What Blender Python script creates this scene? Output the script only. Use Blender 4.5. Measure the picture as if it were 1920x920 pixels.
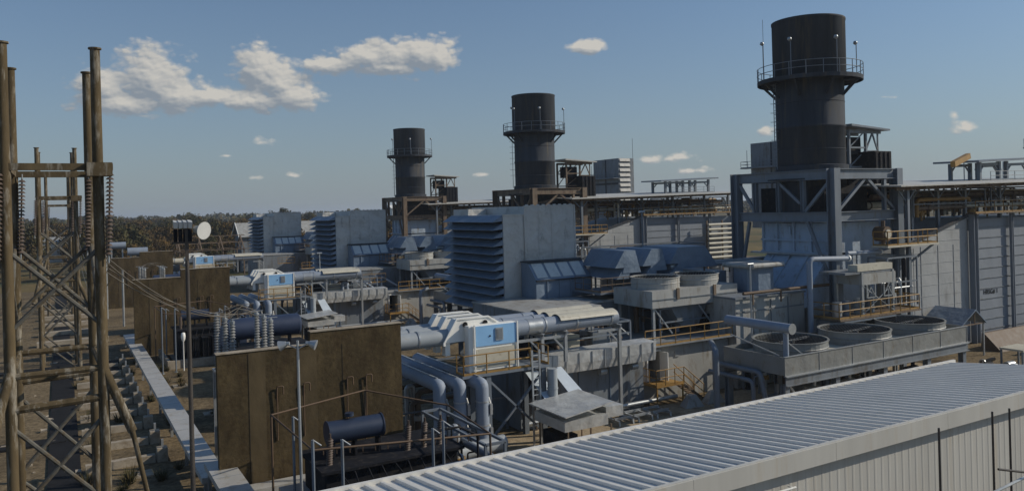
import bpy, math, random
from mathutils import Vector, Matrix
random.seed(7)
rad = math.radians
for o in list(bpy.data.objects): bpy.data.objects.remove(o)
SC = bpy.context.scene
COL = SC.collection

# ------------------------------------------------------------ camera, sky, sun, exposure
Rv = Vector((math.sin(rad(60)), -.5, 0)); Fv = Vector((.5, math.sin(rad(60)), 0)); Up = Vector((0, 0, 1))
s_ = .027; c_ = math.sqrt(1 - s_ * s_)
cam = bpy.data.cameras.new('camera'); camo = bpy.data.objects.new('camera', cam); COL.objects.link(camo)
cx_, cy_, cz_ = c_ * Rv - s_ * Up, s_ * Rv + c_ * Up, -Fv
camo.matrix_world = Matrix(((cx_.x, cy_.x, cz_.x, 0), (cx_.y, cy_.y, cz_.y, 0), (cx_.z, cy_.z, cz_.z, 14), (0, 0, 0, 1)))
cam.sensor_width = 36; cam.lens = 36 * 1469 / 1920; cam.shift_y = -73 / 1920
cam.clip_start = .3; cam.clip_end = 30000
SC.camera = camo
SUN_EL, SUN_AZ = 30, 113           # azimuth clockwise from +Y
sunv = Vector((math.sin(rad(SUN_AZ)) * math.cos(rad(SUN_EL)), math.cos(rad(SUN_AZ)) * math.cos(rad(SUN_EL)), math.sin(rad(SUN_EL))))
sl = bpy.data.lights.new('sun', 'SUN'); sl.energy = 5.0; sl.angle = rad(.5); sl.color = (1, .91, .77)
so = bpy.data.objects.new('sun', sl); COL.objects.link(so); so.rotation_euler = sunv.to_track_quat('Z', 'Y').to_euler()
SC.view_settings.view_transform = 'Standard'; SC.view_settings.look = 'None'
SC.view_settings.exposure = -.55; SC.view_settings.gamma = 1

W = bpy.data.worlds.new('World'); SC.world = W; W.use_nodes = True
nt = W.node_tree; nt.nodes.clear()
def N(t, **k):
    n = nt.nodes.new(t)
    for a, b in k.items(): setattr(n, a, b)
    return n
def L(a, b): nt.links.new(a, b)
def M(op, a, b=None, c=None, clamp=False):
    n = N('ShaderNodeMath', operation=op, use_clamp=clamp)
    for i, v in enumerate((a, b, c)):
        if v is None: continue
        if isinstance(v, (int, float)): n.inputs[i].default_value = v
        else: L(v, n.inputs[i])
    return n.outputs[0]
sky = N('ShaderNodeTexSky', sky_type='NISHITA', sun_disc=False, sun_elevation=rad(SUN_EL), sun_rotation=rad(SUN_AZ),
        altitude=50, air_density=1.0, dust_density=.9, ozone_density=2.2)
tc = N('ShaderNodeTexCoord'); sp = N('ShaderNodeSeparateXYZ'); L(tc.outputs['Generated'], sp.inputs[0])
X_, Y_, Z_ = sp.outputs
AZ = M('MULTIPLY', M('ARCTAN2', X_, Y_), 57.2958); EL = M('MULTIPLY', M('ARCSINE', Z_), 57.2958)
BL = [(2.6,8.4,1.6,1.1),(5.54,8.98,2.09,1.76),(6.98,7.99,2.06,1.03),(9.33,7.98,2.11,0.56),(12.33,9.92,1.42,1.38),(13.56,9.04,1.65,1.39),(14.43,8.14,1.84,0.88),(11.75,7.81,2.88,0.65),(3.75,7.36,2.31,0.73),(4.99,6.60,2.52,0.40),(17.24,10.31,1.88,0.53),(19.87,10.86,2.09,0.84),(21.97,10.97,1.92,1.23),(23.70,11.16,1.93,1.16),(24.85,10.96,1.01,1.01),(21.37,10.12,1.92,0.46),(35.95,11.29,1.24,0.43),(12.27,4.92,1.27,0.47),(10.08,4.01,0.78,0.21),(14.40,2.59,0.92,0.29),(11.96,2.48,0.72,0.25),(55.65,6.51,1.07,0.23),(41.70,3.16,2.27,0.53),(40.31,3.06,1.52,0.46),(59.60,5.06,0.44,0.32),(60.16,4.17,1.41,0.50),(48.15,4.77,0.90,0.58),(28.11,2.39,1.56,0.31),(43.09,2.19,2.25,0.34)]
def field(da, de, noise=True):
    out = None
    a0 = M('ADD', AZ, da); e0 = M('ADD', EL, de)
    for i, (a, e, ra, re) in enumerate(BL):
        qa = M('MULTIPLY', M('SUBTRACT', a0, a), 1 / (ra * (1.62 if ra > 1 and e > 7 else 2.0))); qe = M('MULTIPLY', M('SUBTRACT', e0, e), 1 / (re * (1.62 if ra > 1 and e > 7 else 2.0)))
        d = M('SUBTRACT', 1 if ra > 1 and e > 7 else .50, M('SQRT', M('ADD', M('MULTIPLY', qa, qa), M('MULTIPLY', qe, qe))))
        out = d if out is None else M('SMOOTH_MAX', out, d, .12)
    if not noise: return out, out
    v = N('ShaderNodeCombineXYZ'); L(M('MULTIPLY', a0, .55), v.inputs[0]); L(M('MULTIPLY', e0, .85), v.inputs[1])
    n = N('ShaderNodeTexNoise'); n.inputs['Scale'].default_value = 1.3; n.inputs['Detail'].default_value = 6; n.inputs['Roughness'].default_value = .66; n.inputs['Distortion'].default_value = .1
    L(v.outputs[0], n.inputs['Vector'])
    dv = N('ShaderNodeVectorMath', operation='SCALE'); L(n.outputs['Color'], dv.inputs[0]); dv.inputs[3].default_value = .35
    av = N('ShaderNodeVectorMath', operation='ADD'); L(v.outputs[0], av.inputs[0]); L(dv.outputs[0], av.inputs[1])
    r_ = M('MULTIPLY', M('SUBTRACT', n.outputs[0], .5), .7)
    for sc, am in ((1.25, .34), (3.2, .17)):
        w = N('ShaderNodeTexVoronoi', feature='F1'); w.inputs['Scale'].default_value = sc; L(av.outputs[0], w.inputs['Vector'])
        r_ = M('ADD', r_, M('MULTIPLY', M('SUBTRACT', .42, w.outputs['Distance']), am * 1.5))
    return out, M('ADD', out, r_)
g0, f0 = field(0, 0); _, f1 = field(.12, .16); g2, _ = field(.55, .75, False)
dens = M('MULTIPLY', M('SUBTRACT', f0, .06), 3.2, clamp=True)
dens = M('MULTIPLY', M('POWER', dens, 1.35), .95)
lit = M('ADD', M('ADD', M('MULTIPLY', M('SUBTRACT', f0, f1), 1.5), M('MULTIPLY', M('SUBTRACT', g0, g2), 1.05)), .38, clamp=True)
cc = N('ShaderNodeMixRGB'); L(lit, cc.inputs[0]); cc.inputs[1].default_value = (3.1, 3.6, 4.2, 1); cc.inputs[2].default_value = (7.6, 7.3, 6.7, 1)
mx = N('ShaderNodeMixRGB'); L(dens, mx.inputs[0]); hz = N('ShaderNodeMixRGB'); L(M('MULTIPLY', M('POWER', 2.718, M('MULTIPLY', M('ABSOLUTE', EL), -.085)), .85), hz.inputs[0]); hz.inputs[2].default_value = (3.5, 4.0, 4.5, 1); gr = N('ShaderNodeMixRGB', blend_type='MULTIPLY'); gr.inputs[0].default_value = 1; gr.inputs[2].default_value = (.78, 1.0, 1.17, 1); L(sky.outputs[0], gr.inputs[1]); L(gr.outputs[0], hz.inputs[1]); L(hz.outputs[0], mx.inputs[1]); L(cc.outputs[0], mx.inputs[2])
bg = N('ShaderNodeBackground'); bg.inputs[1].default_value = .112; L(mx.outputs[0], bg.inputs[0])
wo = N('ShaderNodeOutputWorld'); L(bg.outputs[0], wo.inputs[0])

# ------------------------------------------------------------ materials
def mat(name, col, rough=.6, metal=0., var=.18, scale=1.2, streak=0, bump=0., bscale=None, col2=None, amt=.5, fine=0, fscale=7):
    global nt
    m = bpy.data.materials.new(name); m.use_nodes = True; nt = m.node_tree; nt.nodes.clear()
    g = N('ShaderNodeNewGeometry'); mp = N('ShaderNodeMapping'); L(g.outputs['Position'], mp.inputs[0])
    if streak: mp.inputs['Scale'].default_value = (1, 1, streak)
    n1 = N('ShaderNodeTexNoise'); n1.inputs['Scale'].default_value = scale; n1.inputs['Detail'].default_value = 8; n1.inputs['Roughness'].default_value = .65
    L(mp.outputs[0], n1.inputs['Vector'])
    r = N('ShaderNodeValToRGB'); e = r.color_ramp.elements
    e[0].position = .28; e[1].position = .72
    e[0].color = tuple(c * (1 - var) for c in col) + (1,); e[1].color = tuple(min(1, c * (1 + var)) for c in col) + (1,)
    L(n1.outputs[0], r.inputs[0]); out = r.outputs[0]
    if col2:
        n2 = N('ShaderNodeTexNoise'); n2.inputs['Scale'].default_value = scale * 2.3; n2.inputs['Detail'].default_value = 9; n2.inputs['Roughness'].default_value = .7
        L(mp.outputs[0], n2.inputs['Vector'])
        f = N('ShaderNodeMapRange'); f.inputs[1].default_value = .62 - amt * .3; f.inputs[2].default_value = .74 - amt * .2; L(n2.outputs[0], f.inputs[0])
        x = N('ShaderNodeMixRGB'); L(f.outputs[0], x.inputs[0]); L(out, x.inputs[1]); x.inputs[2].default_value = tuple(col2) + (1,); out = x.outputs[0]
    if fine:
        n4 = N('ShaderNodeTexNoise'); n4.inputs['Scale'].default_value = fscale; n4.inputs['Detail'].default_value = 4; n4.inputs['Roughness'].default_value = .8
        L(g.outputs['Position'], n4.inputs['Vector']); f4 = N('ShaderNodeMapRange'); f4.inputs[1].default_value = .35; f4.inputs[2].default_value = .65; f4.inputs[3].default_value = 1 - fine; f4.inputs[4].default_value = 1 + fine; L(n4.outputs[0], f4.inputs[0])
        v4 = N('ShaderNodeVectorMath', operation='SCALE'); L(out, v4.inputs[0]); L(f4.outputs[0], v4.inputs[3]); out = v4.outputs[0]
    b = N('ShaderNodeBsdfPrincipled'); L(out, b.inputs['Base Color']); b.inputs['Metallic'].default_value = metal
    b.inputs['Specular IOR Level'].default_value = .12 if rough > .72 else .5
    rr = N('ShaderNodeMapRange'); rr.inputs[3].default_value = max(.05, rough - .12); rr.inputs[4].default_value = min(1, rough + .12); L(n1.outputs[0], rr.inputs[0]); L(rr.outputs[0], b.inputs['Roughness'])
    if bump:
        n3 = N('ShaderNodeTexNoise'); n3.inputs['Scale'].default_value = bscale or scale * 3; n3.inputs['Detail'].default_value = 3
        L(g.outputs['Position'], n3.inputs['Vector'])
        bp = N('ShaderNodeBump'); bp.inputs['Strength'].default_value = 1; bp.inputs['Distance'].default_value = bump
        L(n3.outputs[0], bp.inputs['Height']); L(bp.outputs[0], b.inputs['Normal'])
    o = N('ShaderNodeOutputMaterial'); L(b.outputs[0], o.inputs[0])
    return m
MT = dict(
 steel=mat('grey_steel', (.15, .175, .205), .5, 0, .2, .9, .3, col2=(.13, .10, .07), amt=.15),
 steel_rust=mat('rusting_steel', (.16, .115, .075), .7, 0, .3, 1.2, .3, col2=(.09, .05, .03), amt=.5),
 sheet=mat('grey_wrinkled_sheet', (.50, .49, .46), .55, .0, .12, .6, .4, .5, .5, col2=(.24, .24, .23), amt=.2),
 sheet_blue=mat('blue_grey_sheet', (.15, .20, .265), .45, .0, .18, .7, .4, .2, .7),
 panel=mat('grey_painted_panel', (.165, .185, .205), .55, 0, .22, .5, .25, .08, .6, col2=(.10, .09, .075), amt=.35),
 panel_lt=mat('light_grey_painted_panel', (.34, .34, .32), .5, 0, .16, .8, .3, .04, .8, col2=(.20, .17, .13), amt=.35),
 hrsg=mat('boiler_casing_grey', (.30, .31, .30), .65, 0, .25, .35, .2, .3, .45, col2=(.13, .135, .13), amt=.4),
 stack=mat('charcoal_stack_paint', (.052, .058, .068), .8, 0, .4, .6, .12, .02, 1, col2=(.095, .085, .072), amt=.35),
 galv=mat('galvanised_metal', (.40, .42, .43), .38, .5, .15, 1.5, 0, .01, 2),
 shiny=mat('bare_aluminium_cladding', (.54, .55, .54), .36, .35, .18, 1.2, 0, .15, .9),
 pipe=mat('pale_pipe_cladding', (.30, .33, .35), .55, 0, .1, 1.1, 0, col2=(.3, .28, .24), amt=.1),
 duct=mat('blue_grey_duct_paint', (.23, .27, .33), .6, .0, .12, 1.0, .5, col2=(.2, .2, .2), amt=.1),
 white=mat('white_paint', (.80, .79, .74), .5, 0, .06, 1.5, .3, col2=(.5, .47, .4), amt=.1),
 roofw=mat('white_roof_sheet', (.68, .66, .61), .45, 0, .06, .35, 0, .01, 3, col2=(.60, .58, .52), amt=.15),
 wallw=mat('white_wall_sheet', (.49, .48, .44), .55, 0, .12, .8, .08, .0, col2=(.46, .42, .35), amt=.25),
 pale_duct=mat('pale_duct_sky_tint', (.33, .40, .48), .6, 0, .18, .7, .3, .15, .7, col2=(.2, .2, .19), amt=.25),  # blue of the reflected sky is mixed into this base colour
 cooler=mat('cooler_casing_grey', (.21, .215, .205), .5, 0, .15, .7, .5, .10, .9, col2=(.15, .13, .1), amt=.2),
 towerb=mat('dull_galvanised_brace', (.12, .115, .10), .75, 0, .35, 1.5, 0, col2=(.10, .075, .045), amt=.45),
 inlet=mat('boiler_inlet_grey', (.33, .34, .34), .6, 0, .12, .4, .3, .08, .5, col2=(.22, .22, .21), amt=.2),
 bay=mat('boiler_bay_grey', (.20, .225, .26), .6, 0, .15, .4, .3, .05, .5),
 flapm=mat('pale_blue_sheet', (.55, .62, .68), .45, 0, .1, 1),
 blue=mat('sky_blue_paint', (.24, .46, .72), .5, 0, .06, 1.5),
 tan=mat('cream_cover_sheet', (.50, .47, .38), .55, 0, .12, 1.4, 0, col2=(.35, .3, .22), amt=.2),
 yellow=mat('faded_yellow_paint', (.30, .17, .04), .6, 0, .25, 1.5, 0, col2=(.2, .11, .05), amt=.3),
 conc=mat('stained_brown_concrete', (.076, .056, .029), .95, 0, .5, .9, .4, .02, 6, col2=(.055, .038, .02), amt=.4, fine=.2, fscale=5),
 conc_p=mat('paler_concrete_panel', (.092, .069, .038), .95, 0, .4, .9, .4, .01, 6, col2=(.11, .08, .045), amt=.3),
 conc_g=mat('weathered_grey_concrete', (.36, .31, .24), .9, 0, .25, .9, 0, .01, 8, col2=(.24, .19, .13), amt=.4),
 tray=mat('cable_tray_cover', (.47, .46, .43), .5, .2, .12, .8, 0, col2=(.36, .32, .25), amt=.3),
 black=mat('black_equipment_paint', (.014, .015, .019), .75, 0, .4, 1.5, 0, col2=(.05, .045, .04), amt=.3),
 navyb=mat('navy_blue_tank_paint', (.026, .04, .08), .5, 0, .15, .8, 0),
 navy=mat('dark_blue_tank_paint', (.026, .038, .068), .4, 0, .15, .8, 0),
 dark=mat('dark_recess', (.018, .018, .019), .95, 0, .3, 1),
 ceramic=mat('grey_glazed_ceramic', (.23, .23, .22), .4, 0, .1, 2),
 ceramic_b=mat('brown_glazed_ceramic', (.085, .06, .045), .6, 0, .2, 2),
 tower=mat('patchy_rusted_galvanised_tube', (.10, .075, .042), .85, 0, .45, 1.6, .22, .01, 5, col2=(.27, .245, .20), amt=.35),
 brownpipe=mat('brown_fire_pipe', (.10, .06, .032), .7, 0, .3, 2),
 gravel=mat('tan_gravel', (.17, .128, .074), .95, 0, .28, .10, 0, .03, 6, col2=(.09, .066, .038), amt=.5, fine=.5, fscale=3),
 soil=mat('dry_scrub_ground', (.14, .105, .045), 1, 0, .35, .02, 0, .2, .4, col2=(.06, .07, .03), amt=.5),
 path=mat('worn_concrete_apron', (.34, .27, .18), .9, 0, .25, .3, 0, .01, 4, col2=(.22, .165, .10), amt=.45, fine=.25, fscale=4),
 glass=mat('pale_translucent_panel', (.5, .52, .5), .3, 0, .08, 2),
 lamp=mat('floodlight_reflector', (.52, .52, .50), .35, 0, .05, 3),
 pole=mat('dark_bronze_pole', (.06, .05, .042), .5, .2, .25, 2),
 roofg=mat('pale_rack_roof_sheet', (.48, .47, .43), .55, 0, .12, .6, 0, col2=(.36, .33, .27), amt=.3),
 wire=mat('aluminium_conductor', (.17, .15, .12), .6, .1, .1, 2),
 leaf_b=mat('autumn_brown_leaves', (.125, .078, .027), .9, 0, .35, .12, col2=(.08, .062, .026), amt=.5),
 leaf_g=mat('dark_green_leaves', (.06, .058, .026), .9, 0, .35, .12, col2=(.10, .066, .026), amt=.45),
 bark=mat('grey_brown_bark', (.10, .075, .05), .95, 0, .3, 1),
)

# ------------------------------------------------------------ mesh helpers
OFF = Vector((0, 0, 0)); ORG = {}
def tag(o, label=None, cat=None, group=None, kind=None):
    if label: o['label'] = label
    if cat: o['category'] = cat
    if group: o['group'] = group
    if kind: o['kind'] = kind
    return o
def thing(name, label, cat, loc=(0, 0, 0), group=None):
    o = bpy.data.objects.new(name, None); COL.objects.link(o); o.empty_display_size = .3
    o.location = Vector(loc) + OFF; ORG[o] = Vector(o.location)
    return tag(o, label, cat, group)
class MB:
    def __init__(s): s.v = []; s.f = []; s.s = []
    def add(s, vs, fs, sm=False):
        n = len(s.v); s.v += [tuple(v) for v in vs]; s.f += [tuple(i + n for i in f) for f in fs]; s.s += [sm] * len(fs); return s
    def box(s, x0, y0, z0, x1, y1, z1):
        return s.add([(x0,y0,z0),(x1,y0,z0),(x1,y1,z0),(x0,y1,z0),(x0,y0,z1),(x1,y0,z1),(x1,y1,z1),(x0,y1,z1)],
                     [(0,3,2,1),(4,5,6,7),(0,1,5,4),(1,2,6,5),(2,3,7,6),(3,0,4,7)])
    def hexa(s, b, t): return s.add(list(b) + list(t), [(0,3,2,1),(4,5,6,7),(0,1,5,4),(1,2,6,5),(2,3,7,6),(3,0,4,7)])
    def bar(s, p, q, w=.1, h=None, up=None):
        p = Vector(p); q = Vector(q); d = (q - p).normalized(); h = h or w
        u = Vector(up) if up else (Vector((0, 0, 1)) if abs(d.z) < .95 else Vector((0, 1, 0)))
        a = d.cross(u).normalized(); b = a.cross(d).normalized(); a *= w / 2; b *= h / 2
        return s.hexa([p - a - b, p + a - b, p + a + b, p - a + b], [q - a - b, q + a - b, q + a + b, q - a + b])
    def ibeam(s, p, q, w=.3, h=.4, t=.04, up=None):
        p = Vector(p); q = Vector(q); d = (q - p).normalized()
        u = Vector(up) if up else (Vector((0, 0, 1)) if abs(d.z) < .95 else Vector((0, 1, 0)))
        a = d.cross(u).normalized(); b = a.cross(d).normalized() * (h / 2 - t / 2)
        s.bar(p + b, q + b, w, t, up); s.bar(p - b, q - b, w, t, up); s.bar(p, q, t, h - 2.05 * t, up); return s
    def cyl(s, p, q, r, n=12, r2=None, caps=True):
        p = Vector(p); q = Vector(q); d = (q - p).normalized(); r2 = r if r2 is None else r2
        a = d.orthogonal().normalized(); b = d.cross(a); vs = []
        for c, rr in ((p, r), (q, r2)):
            for i in range(n):
                t = 2 * math.pi * i / n; vs.append(c + a * math.cos(t) * rr + b * math.sin(t) * rr)
        s.add(vs, [(i, (i + 1) % n, n + (i + 1) % n, n + i) for i in range(n)], n > 8)
        if caps: s.add(vs[:n], [tuple(range(n))[::-1]]); s.add(vs[n:], [tuple(range(n))])
        return s
    def tube(s, pts, r, n=10, bend=2.2):
        P = [Vector(p) for p in pts]
        # round the corners
        Q = [P[0]]
        for i in range(1, len(P) - 1):
            a, b, c = P[i - 1], P[i], P[i + 1]; l = min((a - b).length, (c - b).length) * .45; l = min(l, r * bend)
            p0 = b + (a - b).normalized() * l; p1 = b + (c - b).normalized() * l
            for k in range(4):
                t = k / 3; Q.append(p0 * (1 - t) ** 2 + b * 2 * t * (1 - t) + p1 * t * t)
        Q.append(P[-1]); vs = []; pa = None
        for i, c in enumerate(Q):
            d = (Q[min(i + 1, len(Q) - 1)] - Q[max(i - 1, 0)]).normalized()
            a = d.orthogonal().normalized() if pa is None else (pa - d * pa.dot(d)).normalized(); pa = a; b = d.cross(a)
            for k in range(n):
                t = 2 * math.pi * k / n; vs.append(c + a * math.cos(t) * r + b * math.sin(t) * r)
        m = len(Q)
        s.add(vs, [(j * n + i, j * n + (i + 1) % n, (j + 1) * n + (i + 1) % n, (j + 1) * n + i) for j in range(m - 1) for i in range(n)], True)
        s.add(vs[:n], [tuple(range(n))[::-1]]); s.add(vs[-n:], [tuple(range(n))]); return s
    def prism(s, poly, ax, a, b):
        f = {'y': lambda p, t: (p[0], t, p[1]), 'x': lambda p, t: (t, p[0], p[1]), 'z': lambda p, t: (p[0], p[1], t)}[ax]
        n = len(poly); vs = [f(p, a) for p in poly] + [f(p, b) for p in poly]
        return s.add(vs, [tuple(range(n)), tuple(range(2 * n - 1, n - 1, -1))] + [(i, n + i, n + (i + 1) % n, (i + 1) % n) for i in range(n)])
    def lathe(s, prof, c, n=24, sm=True):
        vs = []
        for r, z in prof:
            for i in range(n):
                t = 2 * math.pi * i / n; vs.append((c[0] + r * math.cos(t), c[1] + r * math.sin(t), c[2] + z))
        m = len(prof)
        return s.add(vs, [(j * n + i, j * n + (i + 1) % n, (j + 1) * n + (i + 1) % n, (j + 1) * n + i) for j in range(m - 1) for i in range(n)], sm)
    def ring(s, c, r0, r1, z0, z1, n=40):
        return s.lathe([(r0, z0), (r1, z0), (r1, z1), (r0, z1), (r0, z0)], (c[0], c[1], 0), n, False)
    def build(s, name, m, parent=None, label=None, cat=None, group=None, kind=None, bevel=0, fix=True):
        org = ORG.get(parent, Vector((0, 0, 0)))
        d = OFF - org
        me = bpy.data.meshes.new(name); me.from_pydata([(v[0] + d.x, v[1] + d.y, v[2] + d.z) for v in s.v], [], s.f)
        me.polygons.foreach_set('use_smooth', s.s); me.materials.append(MT[m] if isinstance(m, str) else m); me.update()
        if fix:
            import bmesh
            bm = bmesh.new(); bm.from_mesh(me); bmesh.ops.recalc_face_normals(bm, faces=bm.faces); bm.to_mesh(me); bm.free()
        o = bpy.data.objects.new(name, me); COL.objects.link(o)
        if parent: o.parent = parent
        ORG[o] = org
        if bevel:
            b = o.modifiers.new('bevel', 'BEVEL'); b.width = bevel; b.segments = 1; b.limit_method = 'ANGLE'
        return tag(o, label, cat, group, kind)
def rail(m, pts, h=1.1, step=1.5, r=.028, closed=False):
    pts = [Vector(p) for p in pts]
    if closed: pts = pts + [pts[0]]
    for a, b in zip(pts, pts[1:]):
        k = max(1, round((b - a).length / step))
        for i in range(k + 1):
            p = a.lerp(b, i / k); m.cyl(p, p + Vector((0, 0, h)), r, 6, caps=False)
        for z in (h, h * .52): m.cyl(a + Vector((0, 0, z)), b + Vector((0, 0, z)), r, 6, caps=False)
        m.bar(a + Vector((0, 0, .07)), b + Vector((0, 0, .07)), .02, .13)
    return m
def ladder(m, p, q, side, w=.45, r=.025, step=.32):
    p = Vector(p); q = Vector(q); s = Vector(side).normalized() * w / 2
    m.bar(p - s, q - s, r * 2, r * 3, up=side); m.bar(p + s, q + s, r * 2, r * 3, up=side)
    n = int((q - p).length / step)
    for i in range(1, n): c = p.lerp(q, i / n); m.cyl(c - s, c + s, r * .8, 6, caps=False)
    return m
def insulator(m, p, q, r=.2, n=12, core=.09):
    p = Vector(p); q = Vector(q); m.cyl(p, q, core, 8)
    for i in range(n):
        a = p.lerp(q, (i + .15) / n); b = p.lerp(q, (i + .65) / n); m.cyl(a, b, r, 12, r * .55)
    return m
UN = ['of the front unit', 'of the middle unit', 'of the rear unit']
def lab(t, k): return t + ' ' + UN[k]

# ------------------------------------------------------------ ground
MB().add([(-5000, -1500, -.05), (7000, -1500, -.05), (7000, 7000, -.05), (-5000, 7000, -.05)], [(0, 1, 2, 3)]).build('ground', 'soil', kind='structure')
MB().add([(-60, -20, 0), (150, -20, 0), (150, 178, 0), (-60, 178, 0)], [(0, 1, 2, 3)]).build('gravel_yard', 'gravel', kind='structure')
for k in range(3):
    OFF = Vector((0, 48 * k, 0))
    MB().add([(19, 27, .008), (62, 27, .008), (62, 41.9, .008), (19, 41.9, .008)], [(0, 1, 2, 3)]).build('pavement', 'path', kind='structure')
OFF = Vector((0, 0, 0))
random.seed(5)
for i in range(5):
    v = 44 + i * 24
    m = MB().box(-.9, v, .004, .7, v + 23.9, .09); m.build('trench_cover', 'dark', label=('dark cable trench cover running between the rusty towers', 'trench cover')[0], cat='trench cover', group='trench covers in line under the towers')

for i, (v, a, b) in enumerate(((80.5, -7, 4.4), (84.2, -6, 5.0), (56.5, -9, .0))):  # low near-black boxes laid flat across the yard
    MB().box(a, v, .004, b, v + 1.3, .14).build('dark_strip', 'dark', label=('low dark strip crossing the yard under the second gantry', 'low dark strip just beyond the first crossing strip', 'short low dark strip between the front gantries')[i], cat='grating')
# ------------------------------------------------------------ white ribbed-roof building in front
t = thing('metal_building', 'long white metal building with ribbed low roof in front', 'building', (18, 20.5, 0))
U0, U1, V0, V1, ZH, ZL = -3, 41.4, 16.72, 24.7, 6.0, 5.0
def zr(v): return ZH + (ZL - ZH) * (v - V0) / (V1 - V0)
m = MB()
m.hexa([(U0, V0, ZH - .12), (U1, V0, ZH - .12), (U1, V1, ZL - .12), (U0, V1, ZL - .12)], [(U0, V0, ZH), (U1, V0, ZH), (U1, V1, ZL), (U0, V1, ZL)])
x = U0 + .2
while x < U1 - .3:
    a = [(x, V0 + .05, ZH + .002), (x + .17, V0 + .05, ZH + .002), (x + .17, V1 - .14, zr(V1 - .14) + .002), (x, V1 - .14, zr(V1 - .14) + .002)]
    b = [(x + .03, V0 + .05, ZH + .088), (x + .13, V0 + .05, ZH + .088), (x + .13, V1 - .14, zr(V1 - .14) + .088), (x + .03, V1 - .14, zr(V1 - .14) + .088)]
    m.hexa(a, b); x += .53
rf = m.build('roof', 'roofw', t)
MB().box(U0, V1 - .1, ZL - .2, U1, V1 + .03, ZL + .16).box(U0, V1 + .031, ZL - .18, U1, V1 + .16, ZL + .02).build('gutter', 'roofw', rf)
m = MB(); x = U0
while x < U1 - .1:
    x2 = min(x + 6.1, U1); m.box(x + .006, V0 - .04, ZH - .42, x2 - .006, V0 - .002, ZH + .16); x = x2
m.box(U0, V0 - .001, ZH + .04, U1, V0 + .12, ZH + .19)
m.build('fascia', 'wallw', rf)
m = MB().box(U0 + .1, V0 + .27, 0, U1 - .1, V1 - .2, ZL - .13)
m.prism([(V0 + .27, ZL - .13), (V1 - .2, ZL - .13), (V0 + .27, ZH - .13)], 'x', U0 + .1, U1 - .1)
x = U0 + .1
while x < U1 - .3:
    m.prism([(x, V0 + .268), (x + .03, V0 + .262), (x + .10, V0 + .262), (x + .13, V0 + .268)], 'z', 0, ZH - .14); x += .38
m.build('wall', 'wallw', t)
m = MB().cyl((12.4, V0 - .1, 5.15), (19.4, V0 - .1, 5.15), .035, 8)
for x in (12.6, 15, 17.3, 19.3): m.bar((x, V0 - .1, 5.15), (x, V0 + .13, 5.15), .03)
m.build('wall_rail', 'white', t)
for i, (x, y, h) in enumerate(((24.06, 14.9, 6.6), (27.1, 14.9, 6.65), (28.15, 14.9, 6.6))):
    a = thing('mast', 'thin dark mast in front of the white wall', 'mast', (x, y, 0), 'thin dark masts before the white wall')
    MB().cyl((x, y, 0), (x, y, h), .045, 8, .035).build('pole', 'pole', a)
    MB().cyl((x, y, -.0), (x, y, .25), .1, 8).build('base', 'pole', a)
a = thing('scaffold_rail', 'pale pipe rail with dark crosspiece at the foot of the white wall', 'rail', (26, 14, 0))
MB().cyl((24.5, 14.6, 4.0), (32, 14.6, 4.5), .05, 8).build('rail', 'galv', a)
MB().cyl((27.1, 14.75, 4.75), (29.6, 14.2, 4.2), .04, 8).build('crosspiece', 'pole', a)
MB().cyl((24.8, 14.6, 0), (24.8, 14.6, 4.0), .05, 8).build('leg', 'galv', a); MB().cyl((31, 14.6, 0), (31, 14.6, 4.4), .05, 8).build('leg', 'galv', a)

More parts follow.
